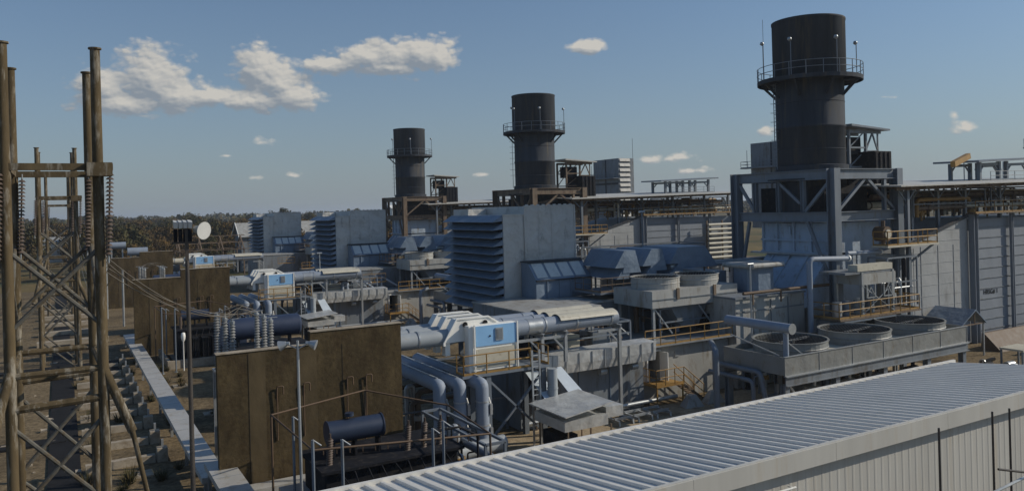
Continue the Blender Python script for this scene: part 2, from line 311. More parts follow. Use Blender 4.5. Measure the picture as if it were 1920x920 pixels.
# ------------------------------------------------------------ per unit builders
def stack(k):
    cx, cy = 57.7, 46.75; B = (cx, cy, 0)
    t = thing('exhaust_stack', lab('tall charcoal exhaust stack with ring platform', k), 'stack', (cx, cy, 0), 'exhaust stacks')
    sh = MB().lathe([(2.85, 12.0), (2.85, 20.1), (2.92, 20.13), (2.92, 20.3), (2.85, 20.33), (2.85, 24.2)], B, 48).lathe([(3.05, 16.3), (3.05, 16.85), (2.85, 16.9)], B, 48, False)
    sh.lathe([(2.851, 12.9), (2.875, 12.91), (2.875, 12.97), (2.851, 12.98)], B, 48).lathe([(2.851, 22.3), (2.87, 22.31), (2.87, 22.36), (2.851, 22.37)], B, 48).lathe([(2.851, 18.2), (2.87, 18.21), (2.87, 18.26), (2.851, 18.27)], B, 48).build('shaft', 'stack', t)
    MB().lathe([(2.86, 24.2), (3.05, 24.35), (3.06, 29.4), (3.1, 29.44), (3.1, 29.6), (2.9, 29.6), (2.9, 24.5)], B, 48).build('upper_section', 'stack', t)
    MB().ring(B, 2.95, 4.4, 24.35, 24.47).ring(B, 4.3, 4.4, 24.12, 24.35).build('platform', 'stack', t)
    m = MB(); n = 20
    for z in (25.55, 25.0):
        m.lathe([(4.37, z), (4.42, z + .03), (4.37, z + .06)], B, 40)
    for i in range(n):
        a = 2 * math.pi * i / n; p = (cx + 4.38 * math.cos(a), cy + 4.38 * math.sin(a))
        m.cyl((p[0], p[1], 24.4), (p[0], p[1], 25.6), .035, 6)
    m.build('guard_rail', 'steel', t)
    for i in range(8):
        a = 2 * math.pi * (i + .5) / 8; c, s = math.cos(a), math.sin(a)
        MB().bar((cx + 2.85 * c, cy + 2.85 * s, 22.9), (cx + 4.1 * c, cy + 4.1 * s, 24.2), .14, .2).bar((cx + 2.86 * c, cy + 2.86 * s, 24.24), (cx + 4.3 * c, cy + 4.3 * s, 24.24), .13, .2).build('bracket', 'stack', t)
    for az, h in ((105, 28.3), (200, 27.4), (-28, 27.6), (250, 27.3)):
        a = rad(az); x, y = cx + 4.3 * math.cos(a), cy + 4.3 * math.sin(a)
        m = MB().cyl((x, y, 24.4), (x, y, h), .04, 6)
        p = m.build('lamp_post', 'steel', t)
        MB().lathe([(0, .22), (.14, .2), (.2, .0), (.06, -.12), (0, -.12)], (x - .1, y, h), 10).build('lamp', 'galv', p)
    if k == 0: MB().cyl((cx - 1.0, cy + 4.2, 24.4), (cx - 1.0, cy + 4.2, 30.6), .022, 6).build('whip_antenna', 'steel', t)
    m = MB(); a = rad(152); c, s = math.cos(a), math.sin(a)
    ladder(m, (cx + 3.15 * c, cy + 3.15 * s, 16.6), (cx + 3.15 * c, cy + 3.15 * s, 24.4), (-s, c, 0))
    for i in range(8): z = 18.4 + i * .8; m.bar((cx + 2.85 * c, cy + 2.85 * s, z), (cx + 3.55 * c, cy + 3.55 * s, z), .04)
    m.build('ladder', 'steel', t)
    # open tower behind the stack
    t = thing('access_tower', lab('small open steel tower with sloped roof behind the stack', k), 'tower', (64.6, 48, 0), 'access towers behind the stacks')
    sm = 'steel_rust' if k else 'steel'
    for x, y in ((63.2, 47), (65.6, 47), (63.2, 49.4), (65.6, 49.4)): MB().bar((x, y, 12), (x, y, 20.2), .22).build('post', sm, t)
    MB().hexa([(62.6, 46.2, 20.5), (68.2, 46.2, 20.2), (68.2, 50.2, 20.2), (62.6, 50.2, 20.5)], [(62.6, 46.2, 20.7), (68.2, 46.2, 20.35), (68.2, 50.2, 20.35), (62.6, 50.2, 20.7)]).build('roof', 'roofg' if k else 'steel', t)
    m = MB().bar((63.2, 47, 20.1), (67.8, 47, 20.1), .2, .3).bar((63.2, 49.4, 20.1), (67.8, 49.4, 20.1), .2, .3).bar((65.6, 47, 18.3), (67.4, 47, 18.3), .14).bar((65.6, 47, 18.3), (66.6, 47, 20), .12).bar((67.4, 47, 18.3), (66.6, 47, 20), .12).bar((67.4, 47, 18.3), (67.4, 47, 20.1), .12)
    for z in (16.8, 18.6): m.bar((63.2, 47, z), (65.6, 47, z), .15).bar((63.2, 47, z), (65.6, 47, z + 1.6), .09).bar((63.2, 49.4, z), (65.6, 49.4, z), .15).bar((63.2, 47, z + 1.7), (63.2, 49.4, z), .09)
    m.build('bracing', sm, t)
    MB().box(63.5, 47.3, 18.0, 65.3, 49.1, 19.6).build('winch', 'black', t)
    t = thing('silencer_box', lab('black box beside the stack base', k), 'equipment box', (66, 47.5, 12), 'boxes at the stack bases')
    MB().box(64.9, 45.6, 13.2, 67.4, 49.5, 18.2).build('casing', 'black', t, bevel=.03)
    m = MB()
    for i in range(4): m.box(64.96 + i * .65, 45.5, 13.2, 65.06 + i * .65, 45.598, 18.1)
    m.build('stiffener', 'black', t)

def frame(k):
    sm = 'steel_rust' if k else 'steel'
    x0, x1, y0, y1 = 54.4, 62.6, 42.0, 52.5
    t = thing('stack_frame', lab(('rusty brown' if k else 'heavy blue grey') + ' steel frame carrying the exhaust stack', k), 'steel frame', (x0, y0, 0), 'stack frames')
    for x, y in ((x0, y0), (x1, y0), (x0, y1), (x1, y1)):
        MB().ibeam((x, y, 0), (x, y, 16.4), .75, .8, .07).build('column', sm, t)
    for z, h in ((15.95, .85), (12.45, .8)):
        for p, q in (((x0, y0 + .42), (x0, y1 - .42)), ((x1, y0 + .42), (x1, y1 - .42)), ((x0 + .42, y0), (x1 - .42, y0)), ((x0 + .42, y1), (x1 - .42, y1))):
            MB().ibeam((p[0], p[1], z), (q[0], q[1], z), .45, h, .06).build('beam', sm, t)
    for y in (45.0, 47.6, 50.2):
        MB().ibeam((x0, y, 12.88), (x0, y, 15.5), .35, .35, .04).build('post', sm, t)
    MB().ibeam((60.9, y0, 12.88), (60.9, y0, 15.5), .3, .3, .04).build('post', sm, t)
    br = [((x0, 52.1, 15.4), (x0, 50.3, 12.9)), ((x0, 47.5, 15.4), (x0, 45.3, 13.6)), ((x0, 42.4, 15.3), (x0, 44.8, 12.9)),
          ((x0, 51.0, 12.0), (x0, 52.3, 6.5)), ((x0, 44.6, 12.0), (x0, 42.4, 7)), ((x0 + .4, y0, 12.9), (58.3, y0, 15.5)), ((58.7, y0, 15.5), (x1 - .4, y0, 12.9))]
    for p, q in br: MB().bar(p, q, .24, .24).build('brace', sm, t)
    MB().ring((57.7, 46.75, 0), 2.9, 3.9, 15.6, 15.72, 32).build('collar', 'stack', t)
    MB().box(55.3, 43.6, 12.1, 59.4, 50.4, 15.0).box(59.5, 44.4, 12.1, 62.0, 50.8, 15.9).build('shroud', 'black', t)

def exhaust(k):
    t = thing('exhaust_duct', lab('sky tinted ribbed exhaust duct with sloped hopper under the stack', k), 'duct', (56, 46, 0), 'exhaust ducts under the stacks')
    m = MB().box(55.2, 43.0, 9.4, 61.5, 50.3, 11.9); m.build('plenum', 'pale_duct', t)
    m = MB()
    for y in (42.95, 44.8, 46.6, 48.4, 50.0): m.box(55.02, y, 9.4, 55.195, y + .16, 12.0)
    for z in (9.3, 10.35, 11.95): m.box(55.0, 42.9, z, 55.19, 50.3, z + .16)
    m.box(54.95, 46.9, 10.9, 55.01, 47.1, 11.6)
    m.build('stiffener', 'pale_duct', t)
    m = MB().prism([(51.3, 5.2), (55.0, 9.2), (61, 9.2), (61, 5.2)], 'y', 43.0, 49.6); hp = m.build('hopper', 'pale_duct', t)
    m = MB()
    for y in (43.0, 44.9, 46.8, 48.6): m.bar((51.35, y + .1, 5.35), (55.0, y + .1, 9.3), .12, .14)
    m.build('rib', 'pale_duct', hp)
    MB().box(54.6, 42.6, 9.2, 55.1, 51.2, 9.34).build('ledge', 'galv', t)
    t = thing('shaft_casing', lab('dark cylindrical duct casing inside the stack frame', k), 'duct', (60, 43.5, 9), 'duct casings inside the stack frames')
    MB().lathe([(2.1, 0), (2.1, 3.4), (1.7, 3.5), (0, 3.5)], (60.0, 47.0, 12.0), 24).build('casing', 'stack', t)

def hrsg(k):
    t = thing('steam_generator', lab('huge grey boiler casing with ribbed side and sloping inlet', k), 'boiler', (66, 42.5, 0), 'heat recovery boilers')
    y0, y1 = 42.5, 52.5; end = 93 if k else 96
    MB().prism([(62.9, 0), (62.9, 9.0), (65.8, 9.8), (73.9, 11.8), (73.9, 0)], 'y', y0, y1).build('inlet_duct', 'inlet', t)
    MB().box(73.95, y0 + .15, 0, end, y1, 11.6).build('casing', 'bay', t)
    m = MB()
    for i in range(1, 12):
        z = i * .98; xa = 62.95 if z < 9 else min(73.8, 65.8 + (z - 9.8) / 2 * 8.1 + .3)
        m.box(xa, y0 - .025, z, 73.9, y0 + .001, z + .05)
    for x in (66.6, 69.2, 71.6): m.box(x, y0 - .04, 0, x + .05, y0 + .002, 9.4)
    m.build('seam', 'inlet', t)
    m = MB()
    for i in range(1, 12): m.box(75.1, y0 + .09, i * .98 - .04, end, y0 + .149, i * .98 + .05)
    m.build('stiffener', 'panel', t)
    for x, w in ((74.4, .55), (81.2, .25), (87.6, .25), (end, .25)): MB().ibeam((x, y0 - .1 - w * .4, 0), (x, y0 - .1 - w * .4, 12.1), w, w + .1, .06, up=(1, 0, 0)).build('column', 'bay', t)
    MB().bar((62.9, y0 - .12, 9.1), (65.8, y0 - .12, 9.95), .1, .3).bar((65.8, y0 - .12, 9.95), (73.9, y0 - .12, 12.0), .1, .3).build('stair_string', 'stack', t)
    if k == 0:
        cu = bpy.data.curves.new('lettering', 'FONT'); cu.body = 'HRSG# 1'; cu.size = .62; cu.extrude = .01; cu.space_character = 1.05
        tmp = bpy.data.objects.new('lettering', cu); COL.objects.link(tmp); bpy.context.view_layer.update()
        me = bpy.data.meshes.new_from_object(tmp.evaluated_get(bpy.context.evaluated_depsgraph_get())); bpy.data.objects.remove(tmp)
        o = bpy.data.objects.new('lettering', me); COL.objects.link(o); o.parent = t; me.materials.clear(); me.materials.append(MT['dark'])
        o.location = Vector((76.6, y0 + .12, 4.35)) - ORG[t]; o.rotation_euler = (rad(90), 0, 0)
    # stair walk at left side with ladders
    a = thing('caged_ladder', lab('tall grey caged ladder on the boiler inlet', k), 'ladder', (63.6, 42.0, 0), 'ladders on the boilers')
    m = MB(); ladder(m, (63.7, 42.1, 0), (63.7, 42.1, 10.4), (1, 0, 0), .5, .03); m.build('ladder', 'steel', a)
    m = MB()
    for z in (3, 4.2, 5.4, 6.6, 7.8, 9): m.tube([(63.4, 42.1, z), (63.4, 41.5, z), (64.0, 41.5, z), (64.0, 42.1, z)], .025, 6)
    for x in (63.4, 63.7, 64.0): m.bar((x, 41.5, 3), (x, 41.5, 9.4), .04)
    m.build('cage', 'steel', a)
    # pipework deck on top of boiler
    a = thing('deck_railing', lab('yellow railing and walkway along the boiler top', k), 'railing', (66, 42.6, 11.9), 'railings along the boiler tops')
    MB().box(74, 41.6, 12.1, end - .4, 42.6, 12.2).box(end, 41.6, 12.1, end + 2, 47, 12.2).build('walkway', 'steel_rust', a)
    m = MB(); rail(m, [(74, 41.7, 12.2), (end, 41.7, 12.2)], 1.1, 1.6, .035); rail(m, [(65, 46, 12.4), (74, 46, 12.4)], 1.1, 1.6, .035); m.build('guard_rail', 'yellow', a)
    random.seed(31 + k)
    for i in range(9):
        x = 66 + i * 3.1 + random.uniform(-.6, .6); y = random.uniform(43.5, 46.5); z0 = 12.0
        a = thing('valve_stand', lab('yellow valve stand amid pipework on the boiler roof', k), 'valve', (x, y, z0), 'valve stands on the boiler roof ' + UN[k])
        MB().cyl((x, y, z0 - .35), (x, y, z0 + 1.2), .09, 8).cyl((x - .6, y, z0 + .5), (x + .6, y, z0 + .5), .13, 10).cyl((x, y, z0 + .1), (x, y, z0 + .9), .24, 10).build('valve_body', random.choice(['yellow', 'tan', 'yellow']), a)
        MB().lathe([(.22, -.03), (.28, 0), (.22, .03)], (x, y, z0 + 1.2), 12).bar((x - .24, y, z0 + 1.2), (x + .24, y, z0 + 1.2), .03).build('handwheel', 'steel_rust', a)
    for i, (y, z, r, x0, x1, mm) in enumerate(((44, 14.0, .2, 62, 92, 'steel_rust'), (45, 13.2, .32, 61, 71, 'tan'), (46.5, 14.3, .16, 62, 93, 'yellow'), (43.2, 12.9, .14, 75, 93, 'tan'), (47.5, 13.4, .45, 72, 86, 'steel'), (45.4, 13.75, .13, 60, 93, 'brownpipe'))):
        a = thing('steam_pipe', lab(['rusty', 'thick cream', 'yellow', 'slim cream', 'wide grey', 'thin brown'][i] + ' pipe running under the pipe rack roof', k), 'pipe', (x0, y, z), 'pipes on the boiler roof ' + UN[k])
        MB().cyl((x0, y, z), (x1, y, z), r, 12).build('pipe_run', mm, a)
        m = MB(); x = x0 + 2
        while x < x1: m.bar((x, y, 11.9), (x, y, z - r), .12); m.cyl((x - .08, y, z), (x + .08, y, z), r + .05, 12); x += 5.2
        m.build('support', 'steel_rust', a)
    # rack roof
    t = thing('rack_roof', lab('long thin shed roof over the boiler pipework', k), 'canopy', (75, 46, 12), 'shed roofs over the boilers')
    MB().hexa([(60.3, 40, 14.75), (end, 40, 15.2), (end, 53, 15.75), (60.3, 53, 15.3)], [(60.3, 40, 14.86), (end, 40, 15.31), (end, 53, 15.86), (60.3, 53, 15.41)]).build('roof_sheet', 'roofg', t)
    m = MB().bar((60.5, 40.6, 14.6), (end, 40.6, 15.05), .18, .3).bar((60.5, 52, 15.0), (end, 52, 15.4), .18, .3)
    x = 62
    while x < end: zz = 14.65 + (x - 60.3) * .0132; m.bar((x, 40.2, zz), (x, 52.8, zz + .45), .14, .22); x += 2.05
    m.build('purlin', 'steel_rust', t)
    for x in (62.4, 66.6, 70.6, 75, 81, 87.5, end - .3):
        for y in (40.9, 51.8):
            if y < 41 and x > 63: y = 43.3
            c = MB().ibeam((x, y, 10.0 if x < 74 and x > 63 else (11.6 if y > 41 else 0)), (x, y, 14.5 + (x - 60) * .0135 + (.4 if y > 45 else 0)), .3, .3, .04); c.build('column', 'steel', t)
            MB().bar((x, y, 13.4), (x + 1.3, y, 14.7), .1).bar((x, y, 13.4), (x - 1.3, y, 14.6), .1).build('knee_brace', 'steel', t)
    # raised canopy above
    t = thing('roof_canopy', lab('small raised steel canopy above the boiler roof', k), 'canopy', (85, 47, 15), 'raised canopies over the boilers')
    for x in (81.6, 85.2, 86.6, 90.6):
        for y in (45.5, 48.5): MB().bar((x, y, 15.2), (x, y, 17.2 + (x - 81) * .03), .32).build('post', 'steel', t)
    for x0_, x1_ in ((81.6, 85.2), (86.6, 90.6)):
        for y in (45.5, 48.5): MB().bar((x0_, y, 17.0), (x1_, y, 17.1), .2, .28).bar((x0_, y, 16.2), (x0_ + .9, y, 17), .12).bar((x1_, y, 16.2), (x1_ - .9, y, 17), .12).build('beam', 'steel', t)
    MB().hexa([(80, 44.6, 17.15), (92, 44.6, 17.6), (92, 49.4, 17.7), (80, 49.4, 17.25)], [(80, 44.6, 17.35), (92, 44.6, 17.8), (92, 49.4, 17.9), (80, 49.4, 17.45)]).build('roof', 'steel', t)
    m = MB(); rail(m, [(82, 44.6, 15.35), (91, 44.6, 15.45)], .9, 2.2, .03); m.build('guard_rail', 'steel', t)
    if k == 0:
        a = thing('jib_crane', 'short orange jib boom sticking out beside the roof canopy', 'crane', (78.4, 46, 15)); MB().bar((77.0, 45.5, 17.0), (80.6, 46, 17.9), .45, .55).build('boom', 'yellow', a); MB().cyl((79.6, 45.9, 15), (79.6, 45.9, 17.5), .05, 8).build('post', 'steel', a)
    # exhaust box tower at the boiler's end
    t = thing('boiler_chimney', lab('square slatted grey chimney box rising at the boiler end', k), 'chimney', (110, 48, 0), 'box chimneys at the boiler ends')
    MB().box(108, 43.2, 9, 112.3, 52.6, 24.1).build('casing', 'panel', t)
    m = MB().box(107.85, 43.2, 18.3, 107.995, 52.6, 18.7).box(107.85, 47.8, 9, 107.996, 48.0, 24.1)
    m.build('girth', 'stack', t)
    m = MB(); z = 11
    while z < 23.6: m.prism([(43.19, z), (42.95, z + .1), (43.19, z + .75)], 'x', 108.3, 111.2); z += 1.12
    m.build('louvre', 'panel_lt', t)
    MB().box(106.6, 43.2, 19.6, 107.99, 53.9, 19.75).build('walkway', 'steel', t)
    m = MB(); rail(m, [(106.7, 43.4, 19.75), (106.7, 53.8, 19.75), (108.5, 53.8, 19.75)], 1.1, 1.5, .04); m.build('guard_rail', 'steel', t)
    MB().cyl((108.2, 53.7, 19.7), (108.2, 53.7, 23), .05, 6).build('lamp_post', 'steel', t)
    MB().cyl((112.2, 43.3, 24), (112.2, 43.3, 28.6 if k == 2 else 25), .05, 6).build('antenna', 'steel', t)
    # coil bundle
    if k:
        t = thing('coil_bundle', lab('stack of pale horizontal tubes beside the boiler', k), 'pipe coil', (90, 41, 0), 'coil bundles')
        for i in range(9): MB().cyl((86.2, 41.2, 4.6 + i * .72), (92.6, 41.2, 4.6 + i * .72), .2, 10).build('tube', 'tan', t)
        for x in (86.2, 89.4, 92.6): MB().bar((x, 41.5, 0), (x, 41.5, 11), .2).build('post', 'steel_rust', t)

def filterhouse(k):
    t = thing('filter_house', lab('tall grey air intake house with rows of downturned louvres', k), 'filter house', (31.3, 56, 0), 'air intake filter houses')
    x0, y0, y1 = 31.4, 56, 65.6
    MB().box(x0, y0, 5.1, 33.5, y1, 13.3).box(33.52, y0 - .05, 5.1, 38.5, y1, 13.98).box(31.6, 62.6, 13.3, 33.5, y1, 13.85).build('casing', 'sheet', t)
    m = MB().box(33.4, y0 - .12, 5.1, 33.52, y0 - .055, 14.05).box(36.1, y0 - .09, 5.1, 36.16, y0 - .052, 13.9).box(38.42, y0 - .1, 5.1, 38.56, y0 - .052, 14.02).box(31.4, y0 - .06, 5.1, 31.5, y0 - .002, 13.3).box(34.8, y0 - .08, 5.1, 34.84, y0 - .052, 13.9)
    m.box(31.36, y0 - .06, 13.25, 33.4, y0 - .001, 13.36).box(33.5, y0 - .1, 13.96, 38.5, y0 + .1, 14.04)
    for i in range(9): m.box(33.7 + i * .55, y0 + .1, 14.0, 33.95 + i * .55, y0 + .2, 14.12)
    m.build('trim', 'sheet', t)
    dz = .66
    for i in range(12):
        z = 13.28 - i * dz; a = [(x0, z), (x0 - .95, z - .52), (x0 - .95, z - .56), (x0, z - .05)]
        m = MB().prism(a, 'y', y0 + .02, y1 - .02)
        m.prism([(x0, z - .051), (x0 - .94, z - .561), (x0, z - .46)], 'y', y0 - .01, y0 + .02).prism([(x0, z - .051), (x0 - .94, z - .561), (x0, z - .46)], 'y', y1 - .02, y1 + .01)
        m.build('louvre', 'sheet_blue', t)
    MB().box(x0 - .03, y0 + .1, 5.2, x0 - .002, y1 - .1, 13.0).build('filter_screen', 'dark', t)
    for x in (31.8, 38.1):
        for y in (56.4, 61, 65.2): MB().ibeam((x, y, 0), (x, y, 5.1), .35, .35, .04).build('leg', 'steel', t)
    t = thing('inlet_hood', lab('sloping hood with pale framed panels against the filter house', k), 'inlet duct', (35.5, 55, 6.4), 'inlet hoods by the filter houses')
    MB().prism([(55.9, 6.45), (53.6, 6.45), (53.6, 8.0), (54.9, 9.35), (55.9, 9.35)], 'x', 33.0, 38.4).build('body', 'sheet_blue', t)
    for i in range(4):
        xa = 33.25 + i * 1.25; n = Vector((0, -1.35, 1.3)).normalized() * .04
        p = [Vector((xa, 53.75, 8.15)), Vector((xa + 1.0, 53.75, 8.15)), Vector((xa + 1.0, 54.8, 9.24)), Vector((xa, 54.8, 9.24))]
        MB().hexa([q + n * .1 for q in p], [q + n for q in p]).build('light_panel', 'glass', t)
    MB().box(32.9, 54.7, 9.36, 38.5, 55.9, 9.46).box(32.95, 53.45, 7.9, 38.5, 53.595, 8.02).build('trim', 'stack', t)
    m = MB()
    for x in (34, 35.2, 36.3, 37.4): m.box(x, 53.5, 6.5, x + .1, 53.598, 7.9)
    m.build('stiffener', 'sheet_blue', t)
    for i, (xa, xb, ya, yb, h) in enumerate(((28.4, 34.7, 47.4, 55.9, 6.4), (35.1, 40.4, 49.4, 53.4, 6.36))):
        t = thing('generator_enclosure', lab(('large grey box enclosure in front of the filter house', 'second grey box enclosure beside the fan cooler')[i], k), 'enclosure', (xa, ya, 0), 'box enclosures by the filter houses')
        MB().box(xa, ya, 0, xb, yb, h).build('casing', 'panel', t)
        MB().box(xa - .08, ya - .08, h + .002, xb + .08, yb, h + .1).build('roof', 'panel_lt', t)

def hoods(k):
    t = thing('vent_hood', lab('row of three slanted blue grey ventilation hoods', k), 'ventilation hood', (38.5, 50, 8), 'ventilation hood rows')
    for i, (x, w) in enumerate(((38.2, 2.6), (41.0, 2.6), (43.9, 5.4))):
        top = w - 1.2 if i < 2 else w - 1.6
        MB().prism([(x, 8.85), (x + .95, 10.2), (x + .95 + top * .8, 10.2), (x + w, 8.4), (x + .75, 8.4), (x + .9, 8.85)], 'y', 50, 54.6).prism([(x + .15, 7.95), (x + .95, 8.83), (x + 1.6, 8.83), (x + 1.4, 7.95)], 'y', 50.05, 54.5).build('hood', 'sheet_blue' if i < 3 else 'panel', t)
    a = thing('turbine_block', lab('grey turbine compartment block beneath the ventilation hoods', k), 'enclosure', (41, 50.3, 0), 'turbine blocks')
    MB().box(41.2, 50.2, 0, 50.5, 56, 7.9).build('casing', 'panel', a)
    a = thing('hood_platform', lab('brown railed platform below the ventilation hoods', k), 'platform', (38.2, 49.4, 7), 'hood platforms')
    MB().box(36.4, 49.6, 6.9, 41.1, 53.3, 7.05).build('deck', 'steel', a)
    m = MB(); rail(m, [(36.5, 53.2, 7.05), (36.5, 49.7, 7.05), (41, 49.7, 7.05)], 1.1, 1.2, .03); m.build('guard_rail', 'steel_rust', a)
    a = thing('turbine_enclosure', lab('low flat roofed turbine casing with dark side below the stack', k), 'enclosure', (43.3, 42, 0), 'turbine enclosures')
    MB().box(43.4, 42.3, 0, 50.9, 49.3, 6.6).build('casing', 'panel_lt', a)
    MB().box(43.3, 42.2, 6.602, 51, 49.4, 6.75).build('roof', 'panel', a)
    m = MB()
    for x in (45.2, 47.1, 49): m.box(x, 42.24, .2, x + .06, 42.298, 6.4)
    m.box(43.5, 42.24, 5.6, 50.8, 42.297, 5.7); m.build('seam', 'panel', a)
    a = thing('vent_silencer', lab('blue grey octagonal vent box with pale cap', k), 'vent', (47.5, 45, 6.7), 'vent boxes')
    c = [(46.9, 44.4), (47.5, 43.8), (49.2, 43.8), (49.8, 44.4), (49.8, 45.8), (49.2, 46.4), (47.5, 46.4), (46.9, 45.8)]
    MB().prism(c, 'z', 6.76, 8.6).build('body', 'sheet_blue', a)
    MB().box(46.5, 43.4, 8.62, 50.2, 46.8, 9.0).build('cap', 'panel_lt', a, bevel=.12)

def fan_ring(t, c, r, z0, z1):
    g = MB().lathe([(r, z0), (r, z0 + (z1 - z0) * .45), (r + .04, z0 + (z1 - z0) * .5), (r, z0 + (z1 - z0) * .55), (r, z1 - .06), (r + .07, z1 - .05), (r + .07, z1), (r - .06, z1), (r - .06, z0)], (c[0], c[1], 0), 40, False).build('fan_ring', 'panel_lt' if r < 2 else 'cooler', t)
    MB().bar((c[0] - r + .08, c[1] - .3, z1 - .18), (c[0] + r - .08, c[1] + .3, z1 - .18), .16, .12).cyl((c[0], c[1], z1 - .5), (c[0], c[1], z1 - .15), .3, 14).build('fan_bridge', 'galv', g)
    m = MB()
    for i in range(6):
        a = math.pi * i / 3 + .3; cc, ss = math.cos(a), math.sin(a); p = Vector((c[0], c[1], z1 - .42)); d = Vector((cc, ss, 0)); w = Vector((-ss, cc, 0)) * .22
        m.hexa([p + d * .2 - w + Vector((0, 0, -.1)), p + d * (r - .15) - w * 1.3 + Vector((0, 0, -.05)), p + d * (r - .15) + w * 1.3 + Vector((0, 0, .03)), p + d * .2 + w + Vector((0, 0, .08))],
               [p + d * .2 - w + Vector((0, 0, -.07)), p + d * (r - .15) - w * 1.3 + Vector((0, 0, -.03)), p + d * (r - .15) + w * 1.3 + Vector((0, 0, .05)), p + d * .2 + w + Vector((0, 0, .11))])
    m.build('fan', 'black', g)
    m = MB(); q = -r + .35
    while q < r - .2:
        w = math.sqrt(max(.01, (r - .1) ** 2 - q * q)); m.bar((c[0] + q, c[1] - w, z1 - .08), (c[0] + q, c[1] + w, z1 - .08), .02).bar((c[0] - w, c[1] + q, z1 - .1), (c[0] + w, c[1] + q, z1 - .1), .02); q += .3
    m.build('fan_guard', 'black', g)

def cooler_small(k):
    t = thing('fan_cooler', lab('raised pale cooler deck with two round fan shrouds', k), 'air cooler', (37.3, 44.6, 4), 'two fan coolers')
    x0, x1, y0, y1, z0, z1 = 37.3, 45.9, 44.5, 49.1, 6.25, 7.5
    MB().box(x0, y0, z0, x1, y0 + .1, z1).box(x0, y1 - .1, z0, x1, y1, z1).box(x0, y0 + .1, z0, x0 + .1, y1 - .1, z1).box(x1 - .1, y0 + .1, z0, x1, y1 - .1, z1).box(x0 + .1, y0 + .1, z1 - .06, x1 - .1, y1 - .1, z1 - .003).box(x0 + .1, y0 + .1, z0, x1 - .1, y1 - .1, z0 + .2).build('deck', 'panel_lt', t)
    MB().box(x0 - .06, y0 - .07, 6.85, x1, y0 - .002, 6.9).build('seam', 'panel', t)
    for x in (39.6, 43.3): MB().box(x, y0 - .12, z0 + .55, x + .25, y0 - .002, z1 + .1).build('lug', 'steel_rust', t)
    for cx in (39.55, 43.6): fan_ring(t, (cx, 46.8), 1.85, 7.46, 8.35)
    for x in (37.6, 45.6):
        for y in (44.8, 48.8): MB().ibeam((x, y, 3.9), (x, y, 6.25), .2, .2, .03).build('leg', 'galv', t)
    MB().bar((37.7, 44.8, 6.2), (39.4, 44.8, 4.2), .1).bar((45.5, 44.8, 6.2), (44.0, 44.8, 4.2), .1).bar((42, 44.8, 6.2), (43.4, 44.8, 4.6), .1).build('brace', 'galv', t)
    MB().prism([(39.6, 6.2), (43.4, 6.2), (42.4, 4.6), (40.6, 4.6)], 'y', 45.2, 47.9).build('fan_plenum', 'panel', t)
    a = thing('cooler_motor', lab('dark drive motor box under the fan cooler', k), 'motor', (43.6, 45.5, 4.1), 'cooler motors')
    MB().box(43.2, 45.0, 4.05, 45.2, 46.4, 5.3).cyl((42.2, 45.7, 4.7), (43.2, 45.7, 4.7), .35, 12).build('housing', 'black', a)
    a = thing('walkway_railing', lab('yellow railed walkway below the fan cooler', k), 'walkway', (37, 43, 4), 'walkways below the fan coolers')
    MB().box(34.8, 42.4, 3.9, 43.3, 43.9, 4.0).build('deck', 'galv', a)
    m = MB(); rail(m, [(34.9, 42.5, 4.0), (43.2, 42.5, 4.0)], 1.1, 1.35, .04); rail(m, [(31.6, 46, 4.9), (34.6, 46, 4.9)], 1.1, 1.4, .03); m.build('guard_rail', 'yellow', a)

